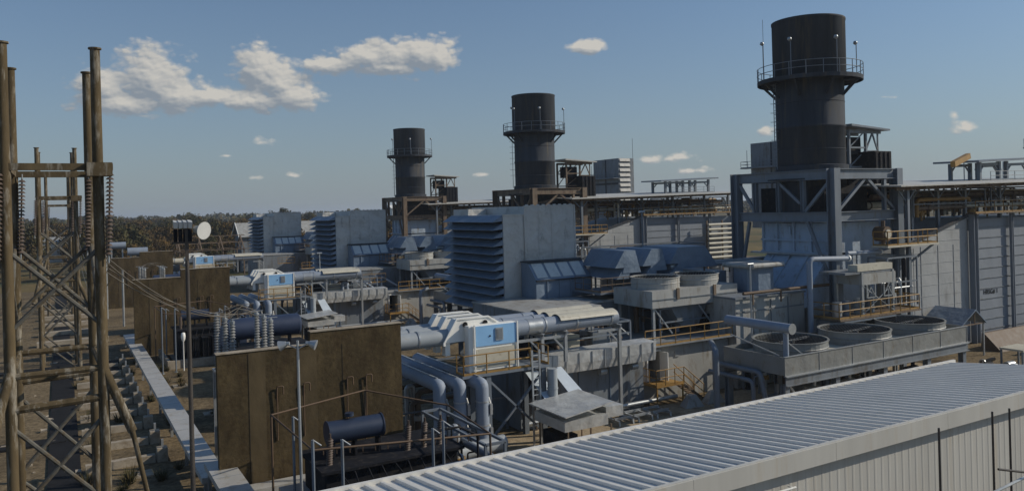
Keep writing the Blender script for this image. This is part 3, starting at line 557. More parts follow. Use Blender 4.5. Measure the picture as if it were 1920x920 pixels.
def cooler_big(k):
    t = thing('fan_cooler', lab('long low cooler with three wide round fan shrouds', k), 'air cooler', (39, 34, 0), 'three fan coolers')
    x0, x1, y0, y1, z0, z1 = 39.0, 58.8, 34.0, 39.2, 2.95, 4.1
    MB().box(x0, y0, z0, x1, y0 + .08, z1).box(x0, y1 - .08, z0, x1, y1, z1).box(x0, y0 + .08, z0, x0 + .08, y1 - .08, z1).box(x1 - .08, y0 + .08, z0, x1, y1 - .08, z1).build('side_panel', 'cooler', t)
    MB().box(x0 + .08, y0 + .08, 3.5, x1 - .08, y1 - .08, 3.7).build('deck', 'tan', t)
    m = MB().box(x0 - .05, y0 - .12, z0 - .05, x1 + .2, y0 - .002, z0 + .0).box(x0, y0 - .05, z1, x1, y0 + .12, z1 + .04)
    for i in range(6): m.box(x0 + 3.3 * i + 3.2, y0 - .03, z0, x0 + 3.3 * i + 3.25, y0 - .001, z1)
    m.build('edge_trim', 'galv', t)
    MB().ibeam((x0, y0 - .02, 2.6), (x1, y0 - .02, 2.6), .3, .6, .05).ibeam((x0, y1, 2.6), (x1, y1, 2.6), .3, .6, .05).build('girder', 'panel', t)
    for x in (39.2, 44, 49, 54, 58.4):
        for y in (34.2, 39): MB().ibeam((x, y, 0), (x, y, 2.3), .4, .4, .05).build('leg', 'steel', t)
    MB().bar((39.6, 34.2, 2.2), (41.2, 34.2, .4), .14).build('brace', 'galv', t)
    for cx in (42.6, 49.3, 55.8): fan_ring(t, (cx, 36.65), 2.42, 3.7, 4.62)
    MB().box(x0 + .1, y0 + .3, 3.71, x0 + 1.5, y0 + 2.6, 3.74).build('rust_patch', 'steel_rust', t)
    for x in (45.9, 52.5): MB().box(x - .7, y0 + .5, 3.72, x + .9, y0 + .8, 3.9).build('header_box', 'black', t)
    a = thing('header_pipe', lab('blue grey header pipe on a post above the long cooler', k), 'pipe', (39.6, 36, 4), 'header pipes')
    MB().cyl((39.6, 33.9, 5.85), (39.6, 39.4, 5.85), .31, 20).build('pipe_run', 'duct', a)
    MB().cyl((39.6, 33.85, 5.85), (39.6, 33.9, 5.85), .35, 20).build('end_cap', 'galv', a)
    MB().cyl((39.6, 34.4, 3.6), (39.6, 34.4, 5.5), .17, 12).build('post', 'duct', a)
    MB().bar((39.65, 34.6, 5.1), (41.3, 34.4, 3.9), .08).bar((39.4, 38.9, 4.9), (39.3, 34.7, 4.1), .07).build('brace', 'galv', a)
    a = thing('support_pipe', lab('thick dark pipe frame left of the long cooler', k), 'pipe', (37, 37, 0), 'pipe frames left of the long coolers')
    MB().tube([(36.6, 37.5, 0), (36.6, 37.5, 4.3), (38.6, 40, 4.3)], .2).tube([(38.8, 39.5, 2.9), (38.8, 35.8, 2.9), (38.8, 35.2, 0)], .17).tube([(38.6, 40.2, 2.3), (38.6, 36.3, 2.3), (38.6, 36.2, 0)], .15).build('pipe_run', 'steel', a)
    random.seed(k + 3)
    for i in range(5):
        x = 40 + i * 3.7; a = thing('pump_skid', lab('small dark pump skid beneath the long cooler', k), 'pump', (x, 36.5, 0), 'pumps beneath the cooler ' + UN[k])
        MB().box(x, 35.6, 0, x + 1.6, 37.4, .25).build('base', 'conc_g', a); MB().cyl((x + .1, 36.4, .8), (x + 1.3, 36.4, .8), .38, 12).cyl((x + .9, 36.4, .9), (x + .9, 36.4, 1.8), .14, 8).build('pump_body', random.choice(['steel', 'black', 'galv']), a)

def tower3(k):
    # railed equipment frame right of the stack frame
    t = thing('equipment_stand', lab('grey equipment frame with yellow railed floor before the stack', k), 'steel frame', (54, 40, 0), 'equipment frames before the stacks')
    x0, x1, y0, y1 = 53.4, 57.4, 38.9, 41.4
    for x in (x0 + .1, x1 - .1):
        for y in (y0 + .1, y1 - .1): MB().ibeam((x, y, 0), (x, y, 8.2), .22, .22, .03).build('leg', 'galv', t)
    MB().box(x0, y0, 7.2, x1 + .2, y1, 8.05).build('header_box', 'panel_lt', t)
    MB().box(x0 - 1.8, y0 + .1, 8.07, x1 + .1, y1, 8.25).build('top_deck', 'panel', t)
    MB().box(x0 - .4, y0 + .05, 8.26, x1 - .1, y0 + .9, 8.75).build('cable_box', 'tan', t)
    MB().box(x0 - 3, y0 - .3, 4.7, 60.4, y1, 4.85).build('floor', 'steel_rust', t)
    m = MB(); rail(m, [(x0 - 3, y1, 4.85), (x0 - 3, y0 - .2, 4.85), (60.3, y0 - .2, 4.85), (60.3, y1, 4.85)], 1.15, 1.3, .045); m.build('guard_rail', 'yellow', t)
    m = MB().bar((x0, y0, 4.9), (x1, y0, 7.2), .07).bar((x1, y0, 4.9), (x0, y0, 7.2), .07)
    for x in (x0 + .5, x0 + 2.6): m.bar((x, y0 - .05, 6.2), (x + 1, y0 - .05, 6.2), .08).bar((x, y0 - .05, 6.2), (x, y0 - .05, 7.2), .08).bar((x + 1, y0 - .05, 6.2), (x + 1, y0 - .05, 7.2), .08).bar((x, y0 - .05, 6.3), (x + .5, y0 - .05, 7), .06).bar((x + 1, y0 - .05, 6.3), (x + .5, y0 - .05, 7), .06)
    m.build('brace', 'galv', t)
    for i, (x, r) in enumerate(((51.6, .35), (52.6, .3), (54.2, .4), (55.6, .3))):
        MB().cyl((x, 39.8, 3.0), (x, 39.8, 6.0), r, 14).cyl((x, 39.8, 5.2), (x, 39.8, 5.3), r + .08, 14).cyl((x - .5, 39.5, 3.6), (x + .5, 39.5, 3.6), r * .6, 10).build('vessel', ['galv', 'steel', 'panel_lt', 'steel'][i], t)
    a = thing('riser_pipe', lab('blue grey riser pipe bending over before the stack', k), 'pipe', (50, 40.6, 0), 'riser pipes')
    MB().tube([(49.7, 40.7, 0), (49.7, 40.7, 9.35), (54.2, 40.7, 9.15)], .2, 12).build('pipe_run', 'duct', a)
    MB().cyl((54.2, 40.7, 9.15), (54.35, 40.7, 9.15), .26, 12).build('end_cap', 'white', a)
    MB().cyl((50.2, 41.3, 0), (50.2, 41.3, 9.1), .08, 8).build('conduit', 'galv', a)
    a = thing('upper_pipe', lab('thin grey pipe with white end cap behind the riser', k), 'pipe', (55, 41, 9), 'upper pipes')
    MB().cyl((54.8, 41.2, 9.5), (59.0, 41.2, 9.4), .18, 12).build('pipe_run', 'duct', a); MB().cyl((59.0, 41.2, 9.4), (59.15, 41.2, 9.4), .23, 12).build('end_cap', 'white', a); MB().bar((56, 41.2, 8.2), (56, 41.2, 9.3), .1).build('support', 'steel', a)
    t = thing('railed_platform', lab('small yellow railed platform at the foot of the frame beams', k), 'platform', (60.5, 41, 9.9), 'railed platforms on the stack frames')
    MB().box(58.2, 39.9, 9.8, 65.2, 41.4, 9.95).build('deck', 'tan', t)
    m = MB(); rail(m, [(58.3, 41.3, 9.95), (58.3, 40, 9.95), (65.1, 40, 9.95), (65.1, 41.3, 9.95)], 1.15, 1.5, .05); m.build('guard_rail', 'yellow', t)
    MB().bar((62.7, 41.4, 8.0), (64.8, 40.2, 9.8), .16).build('brace', 'steel', t)
    a = thing('round_valve', lab('large rust brown round valve on the railed platform', k), 'valve', (59.3, 41.2, 11), 'round valves')
    MB().cyl((59.2, 40.6, 10.9), (59.2, 41.6, 10.9), .62, 20).cyl((59.2, 41.0, 10), (59.2, 41.0, 12), .16, 10).build('valve_body', 'brownpipe', a); MB().cyl((59.2, 40.5, 10.9), (59.2, 40.595, 10.9), .38, 16).build('flange', 'tan', a)

def enclosure1(k):
    t = thing('accessory_enclosure', lab('dark blue grey equipment building with clad duct along its front', k), 'enclosure', (24, 42, 0), 'accessory enclosures')
    MB().box(24.6, 42.2, 0, 34.4, 46.5, 4.3).build('wall', 'panel', t)
    m = MB().prism([(40.9, 4.0), (40.9, 4.68), (42.19, 4.76), (42.19, 3.45), (41.0, 3.45)], 'x', 25.2, 34.5); dd = m.build('front_duct', 'shiny', t)
    m = MB()
    for i in range(9): m.box(26.2 + i * 1.0, 40.84, 3.5, 26.26 + i * 1.0, 40.897, 4.66)
    m.build('seam', 'galv', dd)
    for x in (30.2, 32.8): MB().cyl((x, 41.5, 3.1), (x + .5, 41.5, 3.1), .22, 12).build('vent_cap', 'galv', t)
    MB().box(29.0, 42.13, .1, 29.06, 42.198, 3.4).box(31.5, 42.13, .1, 31.56, 42.198, 3.4).box(28.2, 42.05, .1, 28.5, 42.199, 3.4).build('seam', 'sheet_blue', t)
    MB().box(27.0, 42.0, 1.2, 27.4, 42.19, 2.0).box(27.6, 42.02, .6, 28.0, 42.19, 1.1).build('junction_box', 'black', t)
    MB().box(24.7, 42.0, 1.0, 25.6, 42.19, 3.3).build('side_door', 'black', t)
    for i, (x, w) in enumerate(((24.2, 1.1), (26.0, 1.05))):
        MB().hexa([(x, 40.8, 3.9), (x + w * .75, 40.8, 3.95), (x + w, 38.9, 2.75), (x + .1, 38.9, 2.72)], [(x, 40.83, 3.94), (x + w * .75, 40.83, 3.99), (x + w, 38.93, 2.79), (x + .1, 38.93, 2.76)]).build('flap', 'flapm', t)
    a = thing('metal_canopy', lab('shiny flat sheet metal canopy over small equipment', k), 'canopy', (25, 37, 0), 'shiny sheet canopies')
    MB().hexa([(23.1, 38.7, 2.62), (23.1, 34.9, 2.62), (26.6, 35.3, 2.9), (26.7, 38.9, 2.9)], [(23.1, 38.7, 2.68), (23.1, 34.9, 2.68), (26.6, 35.3, 2.96), (26.7, 38.9, 2.96)]).build('top_sheet', 'shiny', a)
    MB().box(23.3, 35.3, 1.75, 26.2, 38.4, 2.3).box(26.3, 35.6, 2.0, 27.5, 36.9, 2.6).build('lower_box', 'shiny', a)
    for x in (23.5, 25.0, 26.4):
        for y in (35.3, 38.2): MB().bar((x, y, 0), (x, y, 1.75), .07).build('leg', 'steel_rust', a)
    MB().box(23.6, 36.0, 0, 24.6, 38, 1.3).build('cabinet', 'black', a)
    m = MB(); rail(m, [(24.8, 34.9, 0), (27.2, 34.9, 0)], 1.0, .8, .03); m.build('guard_rail', 'yellow', a)
    t = thing('control_enclosure', lab('grey equipment building with dark open doorway and landing', k), 'enclosure', (35, 42.5, 0), 'control enclosures')
    MB().box(34.6, 43.05, 0, 35.5, 49, 3.85).box(36.6, 43.05, 0, 43.3, 49, 3.85).box(35.5, 43.05, 3.5, 36.6, 49, 3.85).box(35.5, 43.05, 0, 36.6, 49, 1.48).box(35.5, 45, 1.48, 36.6, 49, 3.5).build('wall', 'panel_lt', t)
    d = MB().box(35.42, 42.98, 1.5, 35.5, 43.048, 3.58).box(36.6, 42.98, 1.5, 36.68, 43.048, 3.58).box(35.5, 42.98, 3.5, 36.6, 43.048, 3.58).build('door_frame', 'white', t)
    MB().box(36.62, 42.2, 1.52, 36.68, 42.97, 3.48).build('door', 'white', t)
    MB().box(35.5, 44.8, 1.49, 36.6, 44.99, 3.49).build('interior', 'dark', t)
    MB().box(38.0, 42.98, 2.9, 38.4, 43.048, 3.3).build('sign', 'galv', t)
    s = thing('door_stairs', lab('yellow railed stairs and landing at the dark doorway', k), 'stairs', (36, 42, 0), 'stairs at the doorways')
    MB().box(34.9, 41.4, 1.36, 37.4, 42.97, 1.44).build('landing', 'yellow', s)
    m = MB()
    for i in range(6): m.box(37.45 + i * .28, 41.45, 1.2 - i * .22, 37.72 + i * .28, 42.5, 1.24 - i * .22)
    m.bar((37.4, 41.43, 1.3), (39.2, 41.43, 0), .05, .2).bar((37.4, 42.5, 1.3), (39.2, 42.5, 0), .05, .2); m.build('tread', 'steel_rust', s)
    m = MB(); rail(m, [(34.9, 42.9, 1.44), (34.9, 41.45, 1.44), (37.4, 41.45, 1.44)], 1.1, .8, .035)
    for y in (41.43, 42.5): m.cyl((37.4, y, 2.54), (39.2, y, 1.1), .035, 6).cyl((37.4, y, 2.0), (39.2, y, .55), .035, 6).cyl((39.2, y, 0), (39.2, y, 1.1), .035, 6).cyl((38.3, y, .6), (38.3, y, 1.8), .035, 6)
    m.build('guard_rail', 'yellow', s)
    for x in (35, 37.3): MB().bar((x, 41.5, 0), (x, 41.5, 1.36), .09).build('leg', 'yellow', s)
    for x in (36.4, 38.4):
        a = thing('sheet_offcut', lab(('bent grey sheet metal piece lying below the landing', 'folded grey sheet metal cover lying below the stairs')[x > 37], k), 'sheet metal', (x, 40.6, 0), 'loose sheet pieces')
        MB().hexa([(x, 40.2, 0), (x + 1.5, 40.0, 0), (x + 1.2, 41.0, 0), (x + .2, 41.1, 0)], [(x + .6, 40.5, .75), (x + 1.1, 40.4, .8), (x + .9, 40.8, .8), (x + .6, 40.8, .75)]).build('sheet', 'panel_lt', a)
    for i in range(3):
        x = 30.2 + i * 1.55; a = thing('steel_cradle', lab(('low grey steel cradle lying on the apron beside the dark wall', 'low grey steel cradle lying between its two twins', 'low grey steel cradle lying nearest the doorway stairs')[i], k), 'cradle', (x, 40.2, 0), 'steel cradles on the apron')
        MB().bar((x, 39.5, .25), (x, 41.2, .25), .14).bar((x + 1.1, 39.5, .25), (x + 1.1, 41.2, .25), .14).bar((x - .1, 39.9, .35), (x + 1.25, 39.9, .35), .14).bar((x - .1, 40.9, .35), (x + 1.25, 40.9, .35), .14).build('frame', 'galv', a)
        MB().bar((x, 39.5, 0), (x, 39.55, .25), .1).bar((x + 1.1, 39.5, 0), (x + 1.1, 39.55, .25), .1).bar((x, 41.1, 0), (x, 41.15, .25), .1).build('foot', 'galv', a)
    # dark shapes on enclosure roof
    for i, (x, y, w) in enumerate(((25.6, 43, 1.6), (27.9, 43.2, 2.0), (31, 43.3, 1.5))):
        a = thing('roof_unit', lab(('dark', 'cream', 'grey')[i] + ' equipment box on the enclosure roof', k), 'equipment box', (x, y, 4.3), 'boxes on the enclosure roofs')
        MB().box(x, y, 4.3, x + w, y + 1.6, 5.35).build('casing', ('black', 'tan', 'panel')[i], a, bevel=.04)
        MB().cyl((x + .5, y + .8, 5.35), (x + .5, y + .8, 5.75), .15, 10).build('vent_cap', 'galv', a)

def busducts(k):
    for i, y in enumerate((41.0, 42.3, 43.6)):
        t = thing('bus_duct', lab(('front round', 'middle round', 'rear round')[i] + ' duct running level to the white hoods', k), 'duct', (24, y, 6.6), 'round bus ducts ' + UN[k])
        MB().cyl((14.5 if k < 2 else 10.5, y, 6.6), (19.3, y, 6.6), .47 if k < 2 or i == 0 else .3, 24).cyl((19.3, y, 6.6), (20.0, y, 6.6), .47, 24, .3, False).build('duct_run', 'pipe' if k < 2 else 'tan', t)
        MB().cyl((19.4, y, 6.62), (21.6, y, 6.62), .42, 20).build('sleeve', 'navy', t)
        MB().cyl((22.9, y, 6.65), (31.2, y, 6.65), .47, 24).build('duct_run', 'duct', t)
        m = MB()
        for x in (15.4, 17.2, 23.4, 25.6, 27.9, 30.6): m.cyl((x, y, 6.62 if x < 20 else 6.65), (x + .1, y, 6.62 if x < 20 else 6.65), .50, 24)
        m.build('flange', 'galv', t)
        if i == 0: MB().cyl((24.4, y, 6.65), (25.4, y, 6.65), .485, 24).build('wrap', 'galv', t)
        # corrugated half-shell cover
        m = MB(); n = 8; vs = []
        for x in (26.6, 31.0):
            for rr in (.6, .57):
                for j in range(n + 1):
                    a = math.pi * (.08 + .84 * j / n); vs.append((x, y + rr * math.cos(a) * 1.05, 6.78 + rr * math.sin(a) * .75))
        q = n + 1
        fs = [(j, j + 1, 2 * q + j + 1, 2 * q + j) for j in range(n)] + [(q + j + 1, q + j, 3 * q + j, 3 * q + j + 1) for j in range(n)] + [(j + 1, j, q + j, q + j + 1) for j in range(n)] + [(2 * q + j, 2 * q + j + 1, 3 * q + j + 1, 3 * q + j) for j in range(n)] + [(0, 2 * q, 3 * q, q), (n, q + n, 3 * q + n, 2 * q + n)]
        MB().add(vs, fs).build('rain_cover', 'tan', t)
        h = thing('duct_hood', lab(('front white peaked hood with two round ports', 'middle white peaked hood', 'rear white peaked hood')[i] + ' on the bus ducts', k), 'hood', (20, y, 5.6), 'white hoods over the bus ducts ' + UN[k])
        ya, yb = y - .42, y + .52; yo = -.12
        MB().prism([(18.7, 6.35), (19.5, 7.62), (21.5, 7.62), (22.5, 7.0), (22.5, 6.35)], 'y', ya + yo, yb + yo - .25).build('hood_body', 'white', h)
        MB().prism([(18.62, 6.2), (18.62, 6.36), (19.46, 7.68), (21.56, 7.68), (22.6, 7.03), (22.6, 6.2), (22.5, 6.2), (22.5, 6.97), (21.52, 7.6), (19.52, 7.6), (18.75, 6.36), (18.75, 6.2)], 'y', ya + yo - .06, ya + yo + .06).build('rim', 'white', h)
        MB().box(18.8, ya, 5.6, 19.1, yb - .5, 6.34).build('foot', 'white', h)
        if i == 0:
            for x in (20.0, 21.3): MB().cyl((x, ya + yo - .09, 7.3), (x, ya + yo - .062, 7.3), .16, 16).build('port', 'dark', h)
    t = thing('instrument_cabinet', lab('white and sky blue cabinet with small window on a railed platform', k), 'cabinet', (21.8, 40.3, 4.6), 'blue and white cabinets')
    MB().box(19.95, 39.9, 4.62, 23.1, 40.45, 7.25).build('body', 'white', t, bevel=.03)
    MB().box(20.4, 39.84, 6.05, 23.06, 39.898, 7.2).build('blue_panel', 'blue', t)
    MB().box(21.65, 39.78, 6.3, 22.15, 39.838, 7.02).build('window', 'galv', t); MB().box(21.72, 39.76, 6.38, 22.08, 39.779, 6.95).build('pane', 'panel', t)
    MB().box(20.42, 39.85, 4.8, 23.04, 39.897, 5.9).build('lower_panel', 'tan', t)
    MB().bar((20.3, 39.82, 4.62), (20.3, 39.82, 7.3), .08).bar((23.12, 39.82, 4.62), (23.12, 39.82, 7.3), .08).build('edge_post', 'white', t)
    MB().cyl((21.3, 39.8, 6.6), (21.3, 39.84, 6.6), .05, 8).build('knob', 'dark', t)
    t = thing('service_platform', lab('yellow railed steel platform under the blue and white cabinet', k), 'platform', (21.5, 39.2, 0), 'cabinet platforms')
    MB().box(19.2, 39.25, 4.45, 25.0, 41.9, 4.6).build('deck', 'steel', t)
    m = MB(); rail(m, [(19.3, 40.2, 4.6), (19.3, 39.32, 4.6), (23.7, 39.32, 4.6)], 1.1, 1.3, .04); rail(m, [(24.9, 39.32, 4.6), (24.9, 41.5, 4.6), (23.6, 41.5, 4.6)], 1.1, 1.0, .04); m.build('guard_rail', 'yellow', t)
    for x in (20.9, 24.6):
        for y in (39.5, 41.6): MB().ibeam((x, y, 0), (x, y, 4.45), .3, .3, .04).build('leg', 'steel', t)
    MB().bar((20.9, 39.5, .6), (24.6, 39.5, 4.2), .12).bar((24.6, 39.5, .6), (20.9, 39.5, 4.2), .12).build('brace', 'steel', t)
    m = MB(); ladder(m, (23.9, 39.1, 0), (23.9, 39.1, 5.6), (1, 0, 0), .5, .035); m.build('ladder', 'galv', t)
    MB().cyl((24.95, 39.0, 1.9), (24.95, 39.0, 4.4), .3, 14).cyl((24.95, 39.0, 1.9), (24.95, 39.0, 2.0), .36, 14).cyl((24.95, 39.0, 3.2), (24.95, 39.0, 3.28), .33, 14).build('vertical_pipe', 'pipe', t)
    for i, x in enumerate((25.3, 27.0, 31.2)):
        b = thing('duct_bent', lab(('first', 'second', 'last')[i] + ' grey portal frame holding up the bus ducts', k), 'support frame', (x, 41, 0), 'portal frames under the bus ducts')
        for y in (40.6, 44): MB().ibeam((x, y, 0 if i != 1 else 4.3), (x, y, 6.05), .2, .2, .03).build('post', 'galv', b)
        MB().ibeam((x, 40.4, 6.1), (x, 44.3, 6.1), .2, .22, .03).bar((x - 1.7, 40.6, 5.9), (x, 40.6, 5.9), .12, .16).bar((x - .9, 40.6, 5.9), (x, 40.6, 5.0), .1).build('beam', 'galv', b)
    # the three drop ducts to the transformer
    for i, (x, y) in enumerate(((17.85, 39.45), (18.85, 38.95), (19.95, 38.4))):
        t = thing('drop_duct', lab(('left', 'middle', 'right')[i] + ' blue grey round duct bending down behind the transformer', k), 'duct', (x, y, 0), 'drop ducts ' + UN[k])
        m = MB().tube([(x, 47.5, 4.25), (x, y, 4.25), (x, y, 1.0)], .36, 18, .5); m.build('duct_run', 'duct', t)
        MB().bar((x + .02, 47.5, 4.62), (x + .02, y + .3, 4.62), .12, .06).build('top_strip', 'galv', t)
        m = MB()
        for z in (3.3, 2.0, 1.1): m.cyl((x, y, z), (x, y, z + .08), .38, 18)
        m.build('flange', 'galv', t)
        for z in (2.6, 1.3): MB().box(x + .3, y - .35, z, x + .45, y - .05, z + .58).build('terminal_box', 'galv', t)
        for z in (1.9, 3.4): MB().bar((x + .55, y + .3, z), (x + .55, y - .1, z - .6), .05, .12).build('strut', 'white', t)
    t = thing('base_duct', lab('pale low duct with grey box below the drop ducts', k), 'duct', (18, 37.6, 0), 'base ducts')
    MB().cyl((17.4, 37.5, 1.0), (21, 38.0, 1.0), .42, 18).build('duct_run', 'pipe', t); MB().box(16.2, 37.0, .55, 17.5, 38.2, 1.6).build('end_box', 'panel_lt', t)
    for x in (16.8, 20.3): MB().box(x, 37.3, 0, x + .3, 38, .6).build('foot', 'conc_g', t)

def firewall(k):
    t = thing('fire_wall', lab('stained brown concrete fire wall with a raised right half', k), 'wall', (10.6, 39, 0), 'concrete fire walls')
    dz = .25 if k else 0
    MB().box(6.2, 38.75, 0, 10.6, 39.15, 7.42 + dz).build('lower_half', 'conc', t)
    MB().box(10.602, 38.75, 0, 15.4, 39.15, 8.03 + dz * 1.6).build('raised_half', 'conc', t)
    MB().box(7.62, 38.742, 0, 8.4, 38.749, 7.35 + dz).box(9.9, 38.742, 0, 10.9, 38.749, 7.2 + dz).build('pale_panel', 'conc_p', t)
    m = MB()
    for x in (7.6, 12.2): m.box(x, 38.735, .1, x + .02, 38.7405, 7.3)
    m.build('joint', 'dark', t)
    MB().box(6.15, 38.7, 7.421 + dz, 10.6, 39.2, 7.47 + dz).box(10.61, 38.7, 8.031 + dz * 1.6, 15.45, 39.2, 8.08 + dz * 1.6).build('coping', 'conc_g', t)
    m = MB()
    for i in range(15):
        for j in range(6): m.cyl((6.55 + i * .61, 38.7415, 1.2 + j * 1.1), (6.55 + i * .61, 38.735, 1.2 + j * 1.1), .03, 6)
    m.build('bolt_pattern', 'conc_p', t)
    m = MB()
    for x in (8.9, 10.2, 12.4, 13.4): m.tube([(x, 38.7, 3.0), (x, 38.62, 5.6), (x + .3, 38.62, 5.6), (x + .3, 38.62, 5.2)], .035, 6)
    m.build('sprinkler_line', 'brownpipe', t)

def transformer(k, dv=0, du=0, n=0):
    global OFF
    OFF = Vector((du, 48 * k + dv, 0))
    w = ('before', 'behind')[n]
    t = thing('transformer', lab('black power transformer with cooling radiators ' + w + ' the fire wall', k), 'transformer', (12, 33, 0), 'black transformers')
    MB().box(9.4, 32.6, .3, 15.6, 35.8, 3.0).build('tank', 'black', t, bevel=.05)
    MB().box(9.2, 32.3, 3.002, 15.8, 36.0, 3.12).build('lid', 'black', t)
    MB().box(9.0, 30.3, 0, 16.0, 36.2, .3).build('plinth', 'conc_g', t)
    for i in range(7):
        x = 9.7 + i * .87; m = MB()
        for j in range(4): m.box(x + j * .15, 30.9, .6, x + j * .15 + .08, 32.4, 2.35)
        m.box(x - .02, 31.0, 2.352, x + .56, 32.35, 2.42); m.build('radiator', 'black', t)
    if n:
        MB().box(9.2, 32.8, 3.121, 15.0, 35.6, 4.9).build('turret_box', 'black', t)
        MB().cyl((9.7, 34.1, 6.1), (14.5, 34.1, 6.1), .74, 32).cyl((14.5, 34.1, 6.1), (14.65, 34.1, 6.1), .74, 32, .55).cyl((9.55, 34.1, 6.1), (9.7, 34.1, 6.1), .55, 32, .74).build('conservator', 'navyb', t)
        for x in (10.4, 12.2, 13.9): MB().bar((x, 34.1, 4.9), (x, 34.1, 5.4), .12, .6).build('conservator_bracket', 'black', t)
        return
    b = MB().cyl((10.0, 34.1, 4.25), (12.45, 34.1, 4.25), .49, 28).cyl((9.95, 34.1, 4.25), (10.0, 34.1, 4.25), .53, 28).cyl((12.45, 34.1, 4.25), (12.5, 34.1, 4.25), .53, 28).cyl((11.0, 34.1, 4.85), (11.0, 34.1, 5.0), .2, 12).build('conservator', 'navy', t)
    for x in (10.2, 11.2, 12.3): MB().bar((x, 34.1, 3.1), (x, 34.1, 3.85), .1, .5).build('conservator_bracket', 'black', t)
    for i, x in enumerate((9.8, 13.4, 14.2, 15.0)):
        m = MB(); insulator(m, (x, 33.3, 3.12), (x, 33.1, 4.3), .15, 11, .09); m.cyl((x, 33.1, 4.3), (x, 33.08, 4.5), .05, 8); m.build('bushing', 'ceramic_b', t)
    m = MB()
    for i in range(10):
        x = 9.8 + i * .6; m.tube([(x, 32.3, 2.7), (x + .1, 32.0, 3.1), (x + random.uniform(-.2, .5), 31.4, 2.5)], .03, 6)
    m.build('pipework', 'black', t)
    t = thing('deluge_pipe', lab('brown fire deluge pipe ring above the transformer', k), 'pipe', (11, 31, 0), 'deluge pipe rings')
    MB().tube([(7.7, 34.6, 5.3), (12.6, 36.6, 5.3), (16.2, 34.8, 4.4), (15.6, 29.4, 4.4), (7.9, 28.9, 5.2), (7.7, 34.6, 5.3)], .042, 8).build('pipe_ring', 'brownpipe', t)
    for x, y, z in ((7.7, 34.6, 5.3), (12.6, 36.6, 5.3), (15.6, 29.4, 4.4)): MB().cyl((x, y, 0), (x, y, z), .05, 8).build('riser', 'brownpipe', t)
    m = MB()
    for i in range(14): m.cyl((8.3 + i * .52, 28.92 + i * .035, 5.2 - i * .057), (8.3 + i * .52, 28.92 + i * .035, 4.95 - i * .057), .02, 5)
    m.build('nozzle', 'brownpipe', t)
    for i, (x, y, h) in enumerate(((7.6, 27.8, 5.9), (8.7, 27.9, 5.7), (12.6, 28.6, 5.3), (13.1, 28.7, 5.5), (8.7, 34.9, 5.0))):
        a = thing('steel_post', lab(('thin grey post at the left corner of the', 'grey post with short arm before the', 'grey post with bent head before the', 'taller grey post on the right side of the', 'slim grey post close to the wall behind the')[i] + ' transformer', k), 'post', (x, y, 0), 'grey posts round the transformers')
        MB().cyl((x, y, 0), (x, y, h), .06, 8).build('post', 'steel', a); MB().cyl((x, y, h), (x + .3, y, h - .25), .035, 6).build('arm', 'steel', a); MB().cyl((x, y, 0), (x, y, .06), .15, 8).build('foot', 'galv', a)
    t = thing('containment_kerb', lab('low concrete containment wall around the transformer', k), 'low wall', (12, 30, 0), 'containment walls')
    MB().box(8.2, 29.6, 0, 17.5, 29.85, .75).box(8.2, 29.85, 0, 8.45, 37.6, .75).box(17.25, 29.85, 0, 17.5, 37.6, .75).build('wall', 'conc_g', t)
    t = thing('control_cabinet', lab('dark blue cabinet with curved conduit at the transformer corner', k), 'cabinet', (14, 30, 0), 'transformer cabinets')
    MB().box(12.5, 28.2, 0, 14.9, 29.4, 3.55).build('body', 'navy', t, bevel=.05)
    MB().tube([(12.6, 29.5, 4.9), (14.2, 29.5, 4.9), (15.05, 29.5, 4.4), (15.05, 29.5, 0)], .05, 8).build('conduit', 'black', t)
    m = MB(); rail(m, [(13.5, 28.0, 2.4), (17.6, 28.3, 2.4)], 1.0, 2, .04); m.build('guard_rail', 'galv', t)
    a = thing('white_bollard', lab('small white rounded fitting before the transformer', k), 'fitting', (9.1, 28.2, 0), 'white fittings')
    MB().lathe([(.0, 3.45), (.16, 3.4), (.2, 3.1), (.16, 2.8), (.05, 2.6), (.05, 0)], (9.4, 28.3, 0), 14).build('cap', 'white', a)

def arresters(k):
    t0 = thing('bushing_stand', lab('steel stand holding grey insulators behind the fire wall', k), 'steel stand', (8.4, 43.5, 0), 'bushing stands')
    for x in (7.2, 9.5):
        for y in (42, 45.8): MB().bar((x, y, 0), (x, y, 5.4), .16).build('leg', 'galv', t0)
        MB().bar((x, 41.8, 5.45), (x, 46, 5.45), .2, .12).build('beam', 'galv', t0)
    for i, (x, y) in enumerate(((7.33, 45.5), (7.45, 43.7), (7.55, 42.2), (9.3, 44.7), (9.3, 42.9), (9.3, 41.4))):
        w = ('rear', 'middle', 'front')[i % 3]; sd = ('left', 'right')[i // 3]
        t = thing('insulator_column', lab('ribbed grey insulator, %s one of the %s row' % (w, sd), k), 'insulator', (x, y, 5.5), 'ribbed insulators behind the fire wall ' + UN[k])
        m = MB(); insulator(m, (x, y, 5.55), (x, y, 8.35), .17, 19, .10); m.build('ceramic', 'ceramic', t)
        MB().cyl((x, y, 8.35), (x, y, 8.5), .14, 12).cyl((x, y, 8.5), (x, y, 8.6), .07, 8).cyl((x - .35, y, 8.6), (x + .35, y, 8.6), .03, 6).build('terminal', 'galv', t)
        MB().cyl((x, y, 5.5), (x, y, 5.56), .2, 12).build('base', 'galv', t)
    t = thing('insulator_rack', lab('tangle of pale conductors over the insulators', k), 'wires', (7.5, 44, 8.6), 'conductor tangles')
    m = MB()
    for i in range(7):
        a = Vector((7.4, 42.2 + (i % 3) * 1.6, 8.6)); b = a + Vector((random.uniform(.3, 2.1), random.uniform(-1, 1.2), random.uniform(.0, .35))); c_ = (a + b) / 2 + Vector((0, 0, random.uniform(.1, .5)))
        m.tube([a, c_, b], .018, 5)
    m.build('conductor', 'wire', t)

